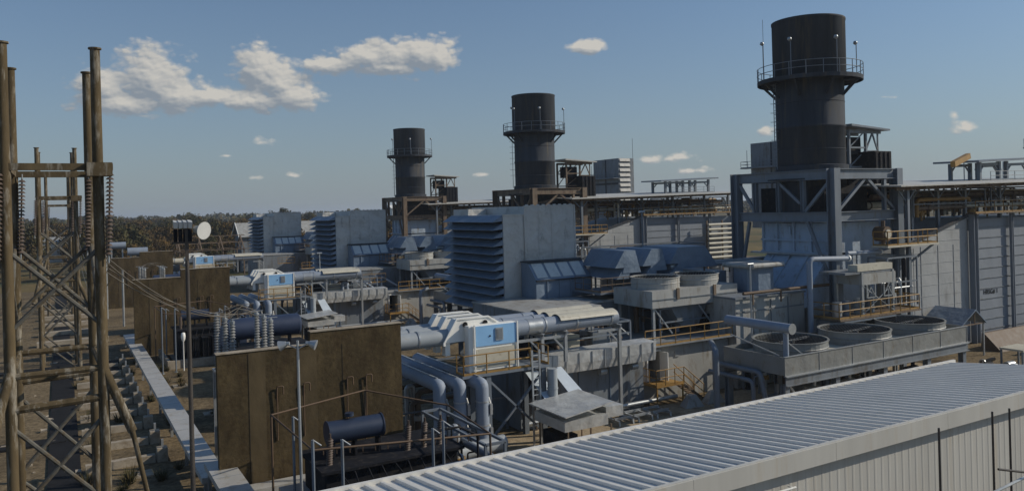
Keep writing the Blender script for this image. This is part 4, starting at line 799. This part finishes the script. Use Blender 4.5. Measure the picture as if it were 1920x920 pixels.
def gantry(k):
    t = thing('gantry_tower', lab('tall rusty tubular switchyard gantry with crossed braces', k), 'gantry', (-.2, 36, 0), 'rusty gantry towers')
    P = {'a': (-1.66, 33.2), 'b': (1.28, 33.2), 'c': (-1.66, 38.85), 'd': (1.15, 38.85)}
    for n, (x, y) in P.items():
        z1 = 20.3
        MB().cyl((x, y, 0), (x, y, 15.8), .19, 14).cyl((x, y, 15.8), (x, y, z1), .185, 14, .17).cyl((x, y, z1), (x, y, z1 + .06), .23, 14).build('column', 'tower', t)
    def br(p, q, r=.085, n='brace'): MB().cyl(p, q, r, 8).build(n, 'towerb' if r < .1 else 'tower', t)
    for (x0, y0), (x1, y1) in ((P['a'], P['b']), (P['c'], P['d'])):
        for z in (15.9, ): MB().bar((x0 - .2, y0, z), (x1 + .5, y1, z), .28, .25).build('crossbeam', 'tower', t)
        br((x0, y0, 12.9), (x1, y1, 10.0)); br((x0, y0, 10.0), (x1, y1, 12.9))
        br((x0, y0, 8.4), (x1, y1, 8.4), .12); br((x0, y0, 7.2), (x1, y1, 7.3), .14)
        br((x0, y0, 6.6), (x1, y1, 3.4)); br((x0, y0, 3.4), (x1, y1, 6.6)); br((x0, y0, 3.1), (x1, y1, .3))
    for (x0, y0), (x1, y1) in ((P['a'], P['c']), (P['b'], P['d'])):
        MB().bar((x0, y0 + .23, 15.9), (x1, y1 - .23, 15.9), .24, .22).build('crossbeam', 'tower', t)
        br((x0, y0, 12.9), (x1, y1, 9.6)); br((x0, y0, 9.6), (x1, y1, 12.9)); br((x0, y0, 8.3), (x1, y1, 8.3), .12)
    MB().box(.9, 32.8, 15.55, 1.75, 33.6, 16.05).build('gusset', 'tower', t)
    MB().cyl((-1.66, 33.2, 8.6), (-2.15, 32.2, 6.6), .17, 12).build('pipe_stub', 'tower', t)
    MB().cyl((1.28, 33.2, 8.4), (2.2, 33.0, 5.9), .17, 12).cyl((2.2, 33.0, 5.9), (3.3, 33.0, -.0), .09, 10).build('raking_strut', 'tower', t)
    MB().bar((-1.66, 33.2, 13.3), (-3.2, 33.4, 12.7), .1).bar((-1.66, 33.2, 12.9), (-3.2, 33.4, 12.4), .1).build('side_arm', 'tower', t)
    for i, (x, y) in enumerate(((1.55, 32.95), (1.0, 38.6), (-1.95, 32.95), (-1.45, 38.6))):
        a = thing('insulator_string', lab('%s hanging string of dark insulator discs on the rusty gantry' % ('outer right', 'inner right', 'outer left', 'inner left')[i], k), 'insulator', (x, y, 12.5), 'insulator strings ' + UN[k])
        m = MB(); insulator(m, (x, y, 12.6), (x + .12, y, 15.7), .15, 20, .03); m.build('discs', 'ceramic_b', a)
        MB().cyl((x, y, 12.3), (x, y, 12.6), .03, 6).cyl((x + .12, y, 15.7), (x + .12, y, 15.9), .03, 6).build('clamp', 'galv', a)

def wire(name, label, a, b, sag, r=.016, m='wire', grp=None, n=16):
    a = Vector(a); b = Vector(b); pts = []
    for i in range(n + 1):
        t = i / n; p = a.lerp(b, t); p.z -= sag * 4 * t * (1 - t); pts.append(p)
    mb = MB()
    for p, q in zip(pts, pts[1:]): mb.cyl(p, q, r, 5, caps=False)
    return mb.build(name, m, None, label, 'wire', grp)

def pipe_skid(name, label, x0, x1, y0, y1, z0, z1, n, seed, mats=('steel', 'steel_rust', 'galv', 'black', 'brownpipe', 'duct')):
    rnd = random.Random(seed); t = thing(name, label, 'pipework', ((x0 + x1) / 2, (y0 + y1) / 2, z0), 'pipework skids')
    m = MB()
    for x in (x0, x1):
        for y in (y0, y1): m = MB(); m.bar((x, y, z0), (x, y, z1), .12); m.build('post', 'steel', t)
    m = MB().bar((x0, y0, z1), (x1, y0, z1), .12).bar((x0, y1, z1), (x1, y1, z1), .12).bar((x0, y0, z1), (x0, y1, z1), .12).bar((x1, y0, z1), (x1, y1, z1), .12).bar((x0, y0, (z0 + z1) / 2), (x1, y0, (z0 + z1) / 2), .1); m.build('frame', 'steel', t)
    U = rnd.uniform
    for i in range(n):
        p = [U(x0, x1), U(y0, y1), z0]; P = [tuple(p)]; p[2] = U(z0 + .3 * (z1 - z0), z1); P.append(tuple(p))
        if rnd.random() < .6: p[0] = U(x0, x1)
        else: p[1] = U(y0, y1)
        P.append(tuple(p))
        if rnd.random() < .6: p[2] = U(z0, p[2]); P.append(tuple(p))
        r = rnd.choice([.04, .06, .09, .14, .2]) * min(1, (z1 - z0) / 2.5 + .3)
        o = MB().tube(P, r, 8).build('pipe_run', rnd.choice(mats), t)
        if i % 3 == 0:
            q = P[1]; MB().cyl((q[0], q[1], (z0 + q[2]) / 2 - .15), (q[0], q[1], (z0 + q[2]) / 2 + .15), r * 1.9 + .03, 10).build('valve', rnd.choice(['galv', 'yellow', 'black', 'steel_rust']), o)
    return t
SK = [('behind the accessory enclosure', 25, 33, 46.7, 47.2, 0, 5.9, 12), ('under the small fan cooler', 38.4, 45.2, 45, 48.6, 4, 6.1, 12), ('under the equipment stand', 50.8, 57, 38.6, 41, 0, 4.6, 14),
      ('before the turbine casing', 43.6, 50, 40.4, 41.9, 0, 3.0, 12), ('beside the equipment stand top', 57.6, 61.5, 39.6, 41.3, 5, 9.0, 10), ('beside the inlet hood', 39, 41, 53.8, 58, 0, 8.4, 9),
      ('beyond the turbine block', 42, 54, 56.5, 60, 5, 10, 14), ('below the round bus ducts', 15.6, 24.2, 43.2, 47.5, 0, 4.0, 12), ('at the near boiler top', 66.5, 78, 43, 46, 12, 14.4, 16), ('at the far boiler top', 79, 92, 43, 46, 12, 14.6, 16),
      ('at the boiler ladder foot', 63, 67, 38.6, 41.5, 0, 7.5, 10), ('beside the transformer', 16.2, 17.2, 31, 38, 0, 3.4, 9), ('on the accessory roof', 26, 34, 43, 45.6, 4.3, 5.9, 12)]
for k in range(3):
    O0 = Vector((0, 48 * k, 0)); OB = O0 + Vector((-.7 * k, 0, 0)); OS = O0 + Vector((.95 * k, 0, 0))
    OFF = O0; gantry(k); firewall(k)
    if k < 2: arresters(k)
    OFF = OB; busducts(k)
    if k < 2: enclosure1(k)
    OFF = OS; filterhouse(k); cooler_small(k); hoods(k); exhaust(k); frame(k); stack(k)
    OFF = O0; hrsg(k)
    if k < 2: OFF = OS; tower3(k)
    OFF = O0
    if k < 1: cooler_big(k)
    if k < 2: transformer(k)
    if k < 2: transformer(k, 22, 0, 1)
    for i, (w, x0, x1, y0, y1, z0, z1, n) in enumerate(SK):
        if k == 2 and i in (0, 2, 3, 10, 11, 12) or i == 10: continue
        OFF = OB if i in (0, 7, 12) else (OS if i in (1, 2, 3, 4, 5, 6) else O0)
        pipe_skid('pipework', lab('cluster of dark pipes and valves ' + w, k), x0, x1, y0, y1, z0, z1, n, 100 * k + i, *([('yellow', 'steel_rust', 'tan', 'steel', 'brownpipe')] if i in (8, 9) else []))
OFF = Vector((0, 48, 0)); cooler_big(1)
OFF = Vector((0, 0, 0))
for i in range(4):
    wire('overhead_line', ('upper', 'second', 'third', 'lowest')[i] + ' sagging line from the front gantry to the grey insulators', (1.5, 33.3 + i * .3, 12.5 - i * .2), (7.4 + (i > 1) * 1.9, 42.3 + i * .8, 8.7), .55 + .12 * i, grp='lines sagging to the insulators')

# ------------------------------------------------------------ cable trays, footings and yard pieces at the left
def tray(name, label, u0, u1, v0, v1, z, alongv=True, seams=3):
    t = thing('cable_tray', label, 'cable tray', (u0, v0, 0))
    MB().box(u0, v0, z - .28, u1, v1, z).build('cover', 'tray', t)
    m = MB()
    L_ = (v1 - v0) if alongv else (u1 - u0); n = max(1, int(L_ / 2.4))
    for i in range(1, n):
        q = (v0 if alongv else u0) + L_ * i / n
        if alongv: m.box(u0 - .01, q, z - .2, u1 + .01, q + .04, z + .012)
        else: m.box(q, v0 - .01, z - .2, q + .04, v1 + .01, z + .012)
    m.build('joint', 'galv', t)
    n = max(2, int(L_ / 6))
    for i in range(n):
        q = (v0 if alongv else u0) + .3 + (L_ - .6) * i / (n - 1)
        if alongv: x, y = (u0 + .2, q)
        else: x, y = (q, (v0 + v1) / 2)
        c = MB().bar((x, y, 0), (x, y, z - .28), .16); c.build('post', 'galv', t)
    return t
tray('cable_tray', 'long pale covered cable tray receding across the gravel yard', 5.65, 6.8, 40.4, 94.5, 1.3)
tray('cable_tray', 'short cable tray branching off the far end of the long tray', 6.81, 10.2, 94.0, 94.9, 1.3, False)
tray('cable_tray', 'raised grooved tray section stepping over the near end of the long tray', 5.75, 7.0, 32.0, 40.38, 2.05)
tray('cable_tray', 'pale trough cover lying along the foot of the brown wall', 7.02, 10.9, 37.6, 38.5, 1.2, False)
tray('cable_tray', 'short pale tray stub between the raised tray and the transformer', 8.3, 9.7, 32.0, 36.2, 1.6)
for i in range(9):
    v = 49 + i * 4.1
    a = thing('footing_beam', 'low concrete footing beam with end block beside the long cable tray', 'footing', (3, v, 0), 'footing beams beside the cable tray')
    MB().box(.9, v, 0, 4.4, v + .45, .42).build('beam', 'conc_g', a)
    MB().box(4.5, v - .1, 0, 5.05, v + .55, .75).build('end_block', 'conc_g', a)
    MB().bar((4.8, v + .25, .75), (4.8, v + .25, 1.2), .12).build('stub', 'galv', a)
random.seed(12)
for i in range(5):
    v = 100 + i * 8.5
    a = thing('footing_slab', 'low concrete slab lying under the distant gantry towers', 'slab', (0, v, 0), 'slabs under the gantry towers')
    MB().box(-2.5, v, 0, 4.5, v + 1.2, .5).build('slab', 'conc_g', a)
for i, (x0, x1, v, z, r) in enumerate(((6.6, 9.2, 142, 9.4, .55), (9.4, 12.4, 142, 8.3, .65), (10.4, 16.8, 139, 5.6, .75))):
    t = thing('conservator_tank', ('smallest grey blue tank raised high beside the rear gantry', 'grey blue drum on stand left of the cream ducts', 'long grey blue drum above the rear fire wall')[i], 'tank', (x0, v, 0))
    MB().cyl((x0, v, z), (x1, v, z), r, 24).build('shell', 'duct', t)
    for x in (x0 + .5, x1 - .5): MB().bar((x, v, 0), (x, v, z - r + .05), .22).build('leg', 'galv', t)
# posts by the left bay
for i, (x, y, h) in enumerate(((3.9, 118, 6.2), (5.4, 122, 7.4), (6.8, 112, 6.0), (8.8, 108, 6.2))):
    a = thing('bus_post', 'slim pale bus support post beside the rusty gantries', 'post', (x, y, 0), 'bus support posts')
    MB().cyl((x, y, 0), (x, y, h), .13, 8).build('post', 'galv', a); m = MB(); insulator(m, (x, y, h), (x, y, h + 1.3), .17, 8, .08); m.build('insulator', 'ceramic', a)

# ------------------------------------------------------------ light masts
t = thing('floodlight_mast', 'tall slender dark mast with a cluster of floodlights on top', 'light mast', (3.4, 26.2, 0))
MB().cyl((3.4, 26.2, 0), (3.4, 26.2, 12.6), .085, 14, .06).build('pole', 'pole', t)
MB().cyl((3.4, 26.2, 0), (3.4, 26.2, .1), .25, 14).build('base', 'pole', t)
br = Vector((.866, -.5, 0))
MB().bar(Vector((3.4, 26.2, 13.15)) - br * .45, Vector((3.4, 26.2, 13.15)) + br * .35, .06).bar((3.4, 26.2, 12.6), (3.4, 26.2, 13.6), .1).build('crossarm', 'pole', t)
for i in range(4):
    p = Vector((3.4, 26.2, 13.6)) + br * (-.34 + i * .15)
    f = MB().hexa([p + Vector((-.05, -.1, 0)), p + Vector((.05, -.14, 0)), p + Vector((.08, .1, .03)), p + Vector((-.05, .12, .03))], [p + Vector((-.06, -.12, .2)), p + Vector((.06, -.16, .18)), p + Vector((.06, .08, .24)), p + Vector((-.06, .1, .26))]); o = f.build('floodlight', 'lamp', t)
    MB().cyl(p - Vector((0, 0, .42)), p - Vector((0, 0, .02)), .06, 8).build('ballast', 'black', o)
p = Vector((3.4, 26.2, 13.52)) + br * .5; d = Vector((.55, -.8, -.12)).normalized()
f = MB().cyl(p - d * .32, p - d * .12, .1, 14, .14).cyl(p - d * .12, p + d * .08, .14, 28, .28, False); o = f.build('floodlight', 'panel_lt', t)
MB().cyl(p + d * .04, p + d * .075, .262, 28, .272).build('lens', 'lamp', o)
t = thing('light_mast', 'thin pale mast with two bell shaped lamps before the brown wall', 'light mast', (7.3, 29.6, 0))
bx, by = 7.45, 28.9
MB().cyl((bx, by, 0), (bx, by, 9.3), .06, 10, .05).build('pole', 'galv', t); MB().cyl((bx, by, 0), (bx, by, .08), .2, 10).build('base', 'galv', t)
for sgn in (-1, 1):
    q = Vector((bx, by, 9.2)) + br * .42 * sgn
    o = MB().cyl(Vector((bx, by, 9.0)), q, .025, 6).build('arm', 'galv', t)
    e = q + br * .25 * sgn + Vector((0, 0, -.08))
    MB().cyl(q - br * .12 * sgn, q, .07, 10).cyl(q, e, .09, 16, .19).build('lamp', 'galv', o)
for i, (x, y, h) in enumerate(((45.0, 54.8, 13.2), (44.7, 42.0, 9.2), (62.5, 60, 11.5), (27.0, 93.5, 9.0), (48.0, 101.5, 9.5))):
    a = thing('lamp_post', ('tall thin lamp post behind the ventilation hoods', 'thin lamp post at the turbine casing corner', 'thin lamp post behind the stack frame', 'thin lamp post beside the middle enclosure', 'thin lamp post beside the middle fan cooler')[i], 'lamp post', (x, y, 0))
    MB().cyl((x, y, 0), (x, y, h), .09, 8, .06).build('pole', 'galv' if i != 0 else 'steel', a); MB().cyl((x - .3, y, h), (x + .3, y, h), .1, 10).build('lamp', 'galv', a)

# ------------------------------------------------------------ buildings and truss beyond the yard
t = thing('gable_building', 'pale gabled building beyond the yard in front of the woods', 'building', (50, 201, 0))
MB().prism([(197.6, 0), (205.4, 0), (205.4, 8.5), (201.5, 11.2), (197.6, 8.5)], 'x', 38, 72).build('wall', 'panel', t)
MB().prism([(196.9, 8.25), (201.5, 11.5), (206.1, 8.25), (206.1, 8.45), (201.5, 11.75), (196.9, 8.45)], 'x', 37.4, 72.6).build('roof', 'panel_lt', t)
MB().prism([(196.85, 8.2), (201.5, 11.5), (206.1, 8.2), (206.1, 8.5), (201.5, 11.9), (196.85, 8.5)], 'x', 37.25, 37.39).build('gable_trim', 'white', t)
MB().box(37.9, 199.8, 0, 37.99, 203, 4.2).build('door', 'dark', t)
t = thing('truss_shed', 'open brown steel truss shed frame before the woods', 'shed', (29, 188, 0))
for x in (22.5, 27, 31.5, 36):
    MB().bar((x, 184.5, 0), (x, 184.5, 6), .25).bar((x, 192.5, 0), (x, 192.5, 6), .25).build('post', 'steel_rust', t)
    MB().bar((x, 184, 6), (x, 188.5, 9), .22).bar((x, 193, 6), (x, 188.5, 9), .22).bar((x, 184, 6), (x, 193, 6), .2).bar((x, 188.5, 6), (x, 188.5, 9), .12).bar((x, 186.3, 7.5), (x, 188.5, 6), .12).bar((x, 190.7, 7.5), (x, 188.5, 6), .12).build('truss', 'steel_rust', t)
m = MB()
for y, z in ((184.2, 6.1), (186.3, 7.6), (188.5, 9.1), (190.7, 7.6), (192.8, 6.1)): m.bar((22, y, z), (37, y, z), .15)
m.bar((22.5, 184.5, 6), (27, 184.5, 3.6), .12).bar((27, 184.5, 6), (22.5, 184.5, 3.6), .12); m.build('purlin', 'steel_rust', t)
for i, (r_, D_, w, h, mm) in enumerate(((-150, 250, 16, 6.5, 'panel_lt'), (-171, 300, 13, 6, 'white'), (-110, 330, 20, 9, 'panel_lt'), (-52, 340, 14, 14.5, 'white'))):
    c = Rv * r_ + Fv * D_
    t = thing('distant_shed', ('low pale shed among the trees behind the rusty gantries', 'small white shed at the left edge of the woods', 'pale flat shed half hidden by brown trees', 'white block just showing over the treeline')[i], 'shed', (c.x, c.y, 0))
    MB().box(c.x, c.y, 0, c.x + w, c.y + 9, h).build('wall', mm, t)
    MB().prism([(c.y - .5, h), (c.y + 4.5, h + 1.6), (c.y + 9.5, h)], 'x', c.x - .4, c.x + w + .4).build('roof', mm, t)
for i in range(3):
    x = 118 + i * 7; a = thing('far_mast', 'faint thin mast standing beyond the pipe rack roof', 'mast', (x, 66, 0), 'faint masts beyond the pipe rack')
    MB().cyl((x, 66, 0), (x, 66, 18.8), .18, 6).bar((x - .8, 66, 17.6), (x + .8, 66, 17.6), .15).build('pole', 'galv', a)

# ------------------------------------------------------------ yard clutter right of the long cooler
t = thing('gable_shelter', 'small blue grey gabled shelter at the boiler foot', 'shelter', (69, 38.6, 0))
MB().prism([(65.6, 2.8), (67.8, 4.0), (69.4, 2.8), (69.4, 2.9), (67.8, 4.12), (65.6, 2.9)], 'y', 38.4, 42.0).build('roof', 'sheet_blue', t)
for x in (65.8, 69.2):
    for y in (38.6, 41.8): MB().bar((x, y, 0), (x, y, 2.85), .12).build('post', 'galv', t)
MB().bar((65.8, 38.55, 2.85), (69.2, 38.55, 2.85), .1).bar((67.8, 38.55, 2.85), (67.8, 38.55, 3.95), .08).build('tie_beam', 'steel_rust', t)
t = thing('steel_bin', 'pale flat topped steel table frame beside the long cooler', 'frame', (66, 34.5, 0))
MB().box(64.9, 33.2, 1.55, 67.6, 35.0, 1.7).build('top', 'tan', t)
for x in (65.0, 67.5):
    for y in (33.3, 34.9): MB().bar((x, y, 0), (x, y, 1.55), .12).build('leg', 'steel', t)
MB().tube([(66.2, 33.4, 0), (66.2, 33.4, .9), (66.9, 33.4, 1.3), (67.4, 33.4, .9), (67.4, 33.4, 0)], .06, 8).build('loop', 'galv', t)
t = thing('timber_screen', 'long brown screen along the foot of the boiler', 'screen', (78, 38, 0)); MB().hexa([(71.6, 38.4, 0), (90, 38.4, 0), (90, 40.2, 0), (71.6, 40.2, 0)], [(71.6, 39.9, 1.5), (90, 39.9, 1.5), (90, 40.1, 1.5), (71.6, 40.1, 1.5)]).build('boards', 'brownpipe', t)
random.seed(77)
for i in range(26):
    x = random.uniform(60.5, 76); y = random.uniform(28.5, 37)
    if 64 < x < 70.5 and y > 32.4: y -= 5
    kind = i % 4
    if kind == 0:
        a = thing('pipe_spool', 'short rusty pipe spool with flanges lying among the yard fittings', 'pipe', (x, y, 0), 'pipe spools in the right yard'); z = random.uniform(.3, .9)
        MB().cyl((x, y, z), (x + 2.2, y + .3, z), .16, 10).build('pipe_run', random.choice(['tan', 'brownpipe', 'galv']), a); MB().cyl((x, y, z), (x + .1, y, z), .28, 12).build('flange', 'galv', a); MB().bar((x + .6, y + .1, 0), (x + .6, y + .1, z), .1).bar((x + 1.8, y + .25, 0), (x + 1.8, y + .25, z), .1).build('support', 'steel_rust', a)
    elif kind == 1:
        a = thing('yard_valve', 'dark upright valve with handwheel among the yard fittings', 'valve', (x, y, 0), 'valves in the right yard')
        MB().cyl((x, y, 0), (x, y, 1.2), .12, 8).cyl((x - .4, y, .5), (x + .4, y, .5), .2, 12).build('valve_body', random.choice(['black', 'steel', 'yellow']), a); MB().lathe([(.22, 1.2), (.3, 1.24), (.22, 1.28)], (x, y, 0), 12).bar((x - .24, y, 1.24), (x + .24, y, 1.24), .04).build('handwheel', 'steel_rust', a)
    elif kind == 2:
        a = thing('pipe_rail', 'low yellow brown pipe barrier among the yard fittings', 'barrier', (x, y, 0), 'pipe barriers in the right yard'); m = MB(); rail(m, [(x, y, 0), (x + 2.4, y, 0)], 1.0, 1.2, .04); m.build('guard_rail', random.choice(['yellow', 'steel_rust']), a)
    else:
        a = thing('equipment_plinth', 'pale block with a small motor among the yard fittings', 'plinth', (x, y, 0), 'motor plinths in the right yard'); MB().box(x, y, 0, x + 1.3, y + .9, .4).build('block', 'conc_g', a); MB().cyl((x + .2, y + .45, .72), (x + 1.1, y + .45, .72), .28, 14).build('motor', random.choice(['galv', 'duct', 'black']), a)
# ground pipe runs and small things between the enclosures
random.seed(21)
for k in range(2):
    OFF = Vector((0, 48 * k, 0))
    for i in range(12):
        x = 26.5 + random.uniform(0, 9) if i < 6 else random.uniform(37, 43); y = random.uniform(44, 46.5) if i < 6 else random.uniform(50, 56)
        z = 4.3 if i < 6 else 0
        if i >= 6: continue
        a = thing('roof_pipe', lab('thin bent pipe rising from the enclosure roof', k), 'pipe', (x, y, z), 'bent pipes on the enclosure roof ' + UN[k])
        MB().tube([(x, y, 4.3), (x, y, 4.3 + random.uniform(.7, 1.3)), (x + random.uniform(.6, 2), y, 5.2), (x + 2.1, y, 4.3)], random.choice([.05, .08, .12]), 8).build('pipe_run', random.choice(['galv', 'duct', 'steel_rust']), a)
    for i, (x0, x1, y, z, r, mm) in enumerate(((44.2, 57, 50.5, 8.6, .25, 'galv'), (30, 44, 57, 4.4, .3, 'duct'), (24.5, 37, 35.6 + 6.2, .5, .14, 'galv'), (43.5, 53, 41.6, 7.1, .12, 'brownpipe'), (45, 55, 41.9, 1.2, .25, 'duct'))):
        a = thing('process_pipe', lab(('pale pipe above the turbine block', 'blue grey pipe behind the box enclosures', 'thin pale pipe at the foot of the dark wall', 'thin brown pipe before the turbine casing', 'low blue grey pipe before the turbine casing')[i], k), 'pipe', (x0, y, z), 'process pipes ' + UN[k])
        MB().cyl((x0, y, z), (x1, y, z), r, 12).build('pipe_run', mm, a)
        m = MB(); x = x0 + 1
        while x < x1: m.bar((x, y, 0 if z < 2 else z - .9), (x, y, z - r), .1); x += 3
        m.build('support', 'steel_rust', a)
OFF = Vector((0, 0, 0))
# long lines across the bay
for i in range(3):
    wire('overhead_line', ('upper', 'middle', 'lower')[i] + ' sagging line between the front and second rusty gantries', (1.6, 33.6, 12.6 - .5 * i), (1.3, 80.6, 12.8 - .5 * i), 1.6 + .3 * i, .018, grp='lines between gantries')

# ------------------------------------------------------------ woods
def leafy(name, m, seed, h, w, blobs, leaves, size, trunkh):
    rnd = random.Random(seed); mb = MB()
    cs = []
    for i in range(blobs):
        a = rnd.uniform(0, 6.28); rr = w * .5 * math.sqrt(rnd.random()) * .8; z = trunkh + (h - trunkh) * rnd.uniform(.12, .9)
        rr *= 1.15 - .75 * max(0, (z - trunkh) / (h - trunkh) - .35)
        cs.append((Vector((math.cos(a) * rr, math.sin(a) * rr, z)), w * rnd.uniform(.13, .24)))
    for c, r in cs:
        for j in range(leaves):
            d = Vector((rnd.gauss(0, 1), rnd.gauss(0, 1), rnd.gauss(0, .8))).normalized() * r * rnd.uniform(.55, 1.08); p = c + d
            s = size * rnd.uniform(.6, 1.4); n = (d.normalized() + Vector((rnd.uniform(-.8, .8), rnd.uniform(-.8, .8), rnd.uniform(-.8, .8)))).normalized()
            a = n.orthogonal().normalized() * s; b = n.cross(a).normalized() * s * .8
            mb.add([p - a, p - b * .8, p + a, p + b], [(0, 1, 2, 3)])
    me = mb.build(name, m, None, fix=False); d = me.data; bpy.data.objects.remove(me)
    tb = MB().cyl((0, 0, 0), (0, 0, trunkh + h * .25), .28, 8, .14, False)
    for c, r in cs[:7]: tb.cyl((0, 0, trunkh * rnd.uniform(.7, 1.3)), c, .11, 5, .04, False)
    o = tb.build('trunk', 'bark', None, fix=False); e = o.data; bpy.data.objects.remove(o)
    return d, e
KINDS_ = [leafy('crown', 'leaf_b', 1, 13, 10, 17, 120, .33, 3.2), leafy('crown', 'leaf_g', 2, 15, 9, 18, 120, .33, 3.5), leafy('crown', 'leaf_b', 3, 11, 11, 16, 120, .33, 2.4), leafy('crown', 'leaf_g', 4, 17.5, 8, 17, 110, .33, 6)]
TL = [('autumn_tree', 'brown leaved tree in the woods beyond the plant', 'brown trees in the woods'), ('leafy_tree', 'dark green tree in the woods beyond the plant', 'dark green trees in the woods'),
      ('autumn_tree', 'low spreading brown tree at the woods edge', 'low brown trees at the woods edge'), ('pine_tree', 'tall bare stemmed green tree topping the woods', 'tall green trees topping the woods')]
random.seed(99); cnt = 0; placed = []
while cnt < 285:
    D_ = 178 + 400 * random.random() ** 1.5; px = random.uniform(-40, 1150); p = Rv * ((px - 960) / 1469 * D_) + Fv * D_
    if (p.y < 184 and p.x > -62) or (18 < p.x < 42 and p.y < 200) or (34 < p.x < 76 and 190 < p.y < 211): continue
    if px > 760 and D_ < 260: continue
    if any((p - q).length < 5.5 for q in placed): continue
    placed.append(p.copy()); cnt += 1
    kd = random.choice([0, 0, 2, 2, 0, 1, 1]) if D_ < 320 else random.choice([0, 1, 1, 0])
    if D_ > 300 and random.random() < .05: kd = 3
    s = random.uniform(.72, 1.08) * (.82 if D_ < 240 else .93)
    root = thing(TL[kd][0], TL[kd][1], 'tree', (p.x, p.y, 0), TL[kd][2]); root.rotation_euler[2] = random.uniform(0, 6.28); root.scale = (s * random.uniform(.9, 1.2), s, s)
    for me, nm in ((KINDS_[kd][0], 'crown'), (KINDS_[kd][1], 'trunk')):
        c = bpy.data.objects.new(nm, me); COL.objects.link(c); c.parent = root
# far woods as one mass
rnd = random.Random(3); mb = MB()
for i in range(30000):
    D_ = 560 + 1500 * rnd.random() ** 1.6; px = rnd.uniform(-150, 2100); p = Rv * ((px - 960) / 1469 * D_) + Fv * D_
    top = 10.5 + 4 * math.sin(px * .013 + D_ * .01) * math.sin(px * .05) + rnd.gauss(0, .8); z = max(1, top * (1 - .6 * rnd.random() ** 2)); s = rnd.uniform(1.0, 2.4)
    n = Vector((rnd.gauss(0, 1), rnd.gauss(0, 1), rnd.gauss(0, 1))).normalized(); a = n.orthogonal().normalized() * s; b = n.cross(a) * .8; q = Vector((p.x, p.y, z))
    mb.add([q - a, q - b, q + a, q + b], [(0, 1, 2, 3)])
mb.build('far_woods', 'leaf_g', None, 'distant woods along the horizon', 'woods', None, 'stuff', fix=False)

# ------------------------------------------------------------ weeds and loose yard things
random.seed(44)
def weedmesh(seed):
    rnd = random.Random(seed); mb = MB()
    for i in range(60):
        a = rnd.uniform(0, 6.28); r = rnd.uniform(0, .25); c = Vector((math.cos(a) * r, math.sin(a) * r, 0)); d = Vector((math.cos(a) * rnd.uniform(.1, .5), math.sin(a) * rnd.uniform(.1, .5), rnd.uniform(.25, .7))); w = d.cross(Vector((0, 0, 1))).normalized() * .03
        mb.add([c - w, c + w, c + d], [(0, 1, 2)])
    o = mb.build('weed', 'leaf_g', None, fix=False); e = o.data; bpy.data.objects.remove(o); return e
WM = [weedmesh(i) for i in range(3)]
for i in range(46):
    o = bpy.data.objects.new('weed_tuft', WM[i % 3]); COL.objects.link(o); o.location = (random.uniform(.8, 9), random.uniform(44, 84), .005); o.rotation_euler[2] = random.uniform(0, 6.3); o.scale = [random.uniform(.5, 1.3)] * 3
    tag(o, 'small dry weed tuft growing in the gravel beside the cable tray', 'weed', 'weeds in the gravel yard')
for i in range(70):
    x = random.uniform(-4, 5.2) if i % 2 else random.uniform(20, 45); y = random.uniform(46, 90) if i % 2 else random.uniform(28, 40); r = random.uniform(.06, .22)
    m = MB(); vs = []
    for j in range(8):
        sx, sy, sz = (1 if j & 1 else -1), (1 if j & 2 else -1), (1 if j & 4 else 0); vs.append((x + sx * r * random.uniform(.5, 1.1), y + sy * r * random.uniform(.5, 1.1), sz * r * random.uniform(.5, 1)))
    m.add(vs, [(0, 2, 3, 1), (4, 5, 7, 6), (0, 1, 5, 4), (1, 3, 7, 5), (3, 2, 6, 7), (2, 0, 4, 6)]); m.build('rubble_stone', 'conc_g', None, ('loose stone lying in the gravel near the footings', 'loose stone lying on the worn apron')[1 - i % 2], 'stone', ('stones near the footings', 'stones on the apron')[1 - i % 2])
for i, (x, y) in enumerate(((2.2, 64), (8.4, 58), (3.0, 46.5), (7.7, 69))):
    t = thing('drain_cover', 'square concrete drain cover set in the gravel yard', 'drain cover', (x, y, 0), 'drain covers'); MB().box(x, y, 0, x + 1.1, y + 1.1, .08).build('slab', 'conc_g', t); MB().box(x + .4, y + .5, .081, x + .7, y + .56, .12).build('handle', 'steel_rust', t)
# ------------------------------------------------------------ haze
m_ = bpy.data.materials.new('pale_air'); m_.use_nodes = True; nt = m_.node_tree; nt.nodes.clear()
pv = N('ShaderNodeVolumePrincipled'); pv.inputs['Color'].default_value = (.82, .9, 1, 1); pv.inputs['Density'].default_value = .00022; pv.inputs['Anisotropy'].default_value = .2
o_ = N('ShaderNodeOutputMaterial'); L(pv.outputs[0], o_.inputs['Volume'])
MB().box(-5010, -1510, -1.2, 7010, 7010, 34).build('haze', m_, None, 'thin pale air over the plant and the woods', 'haze', None, 'stuff')
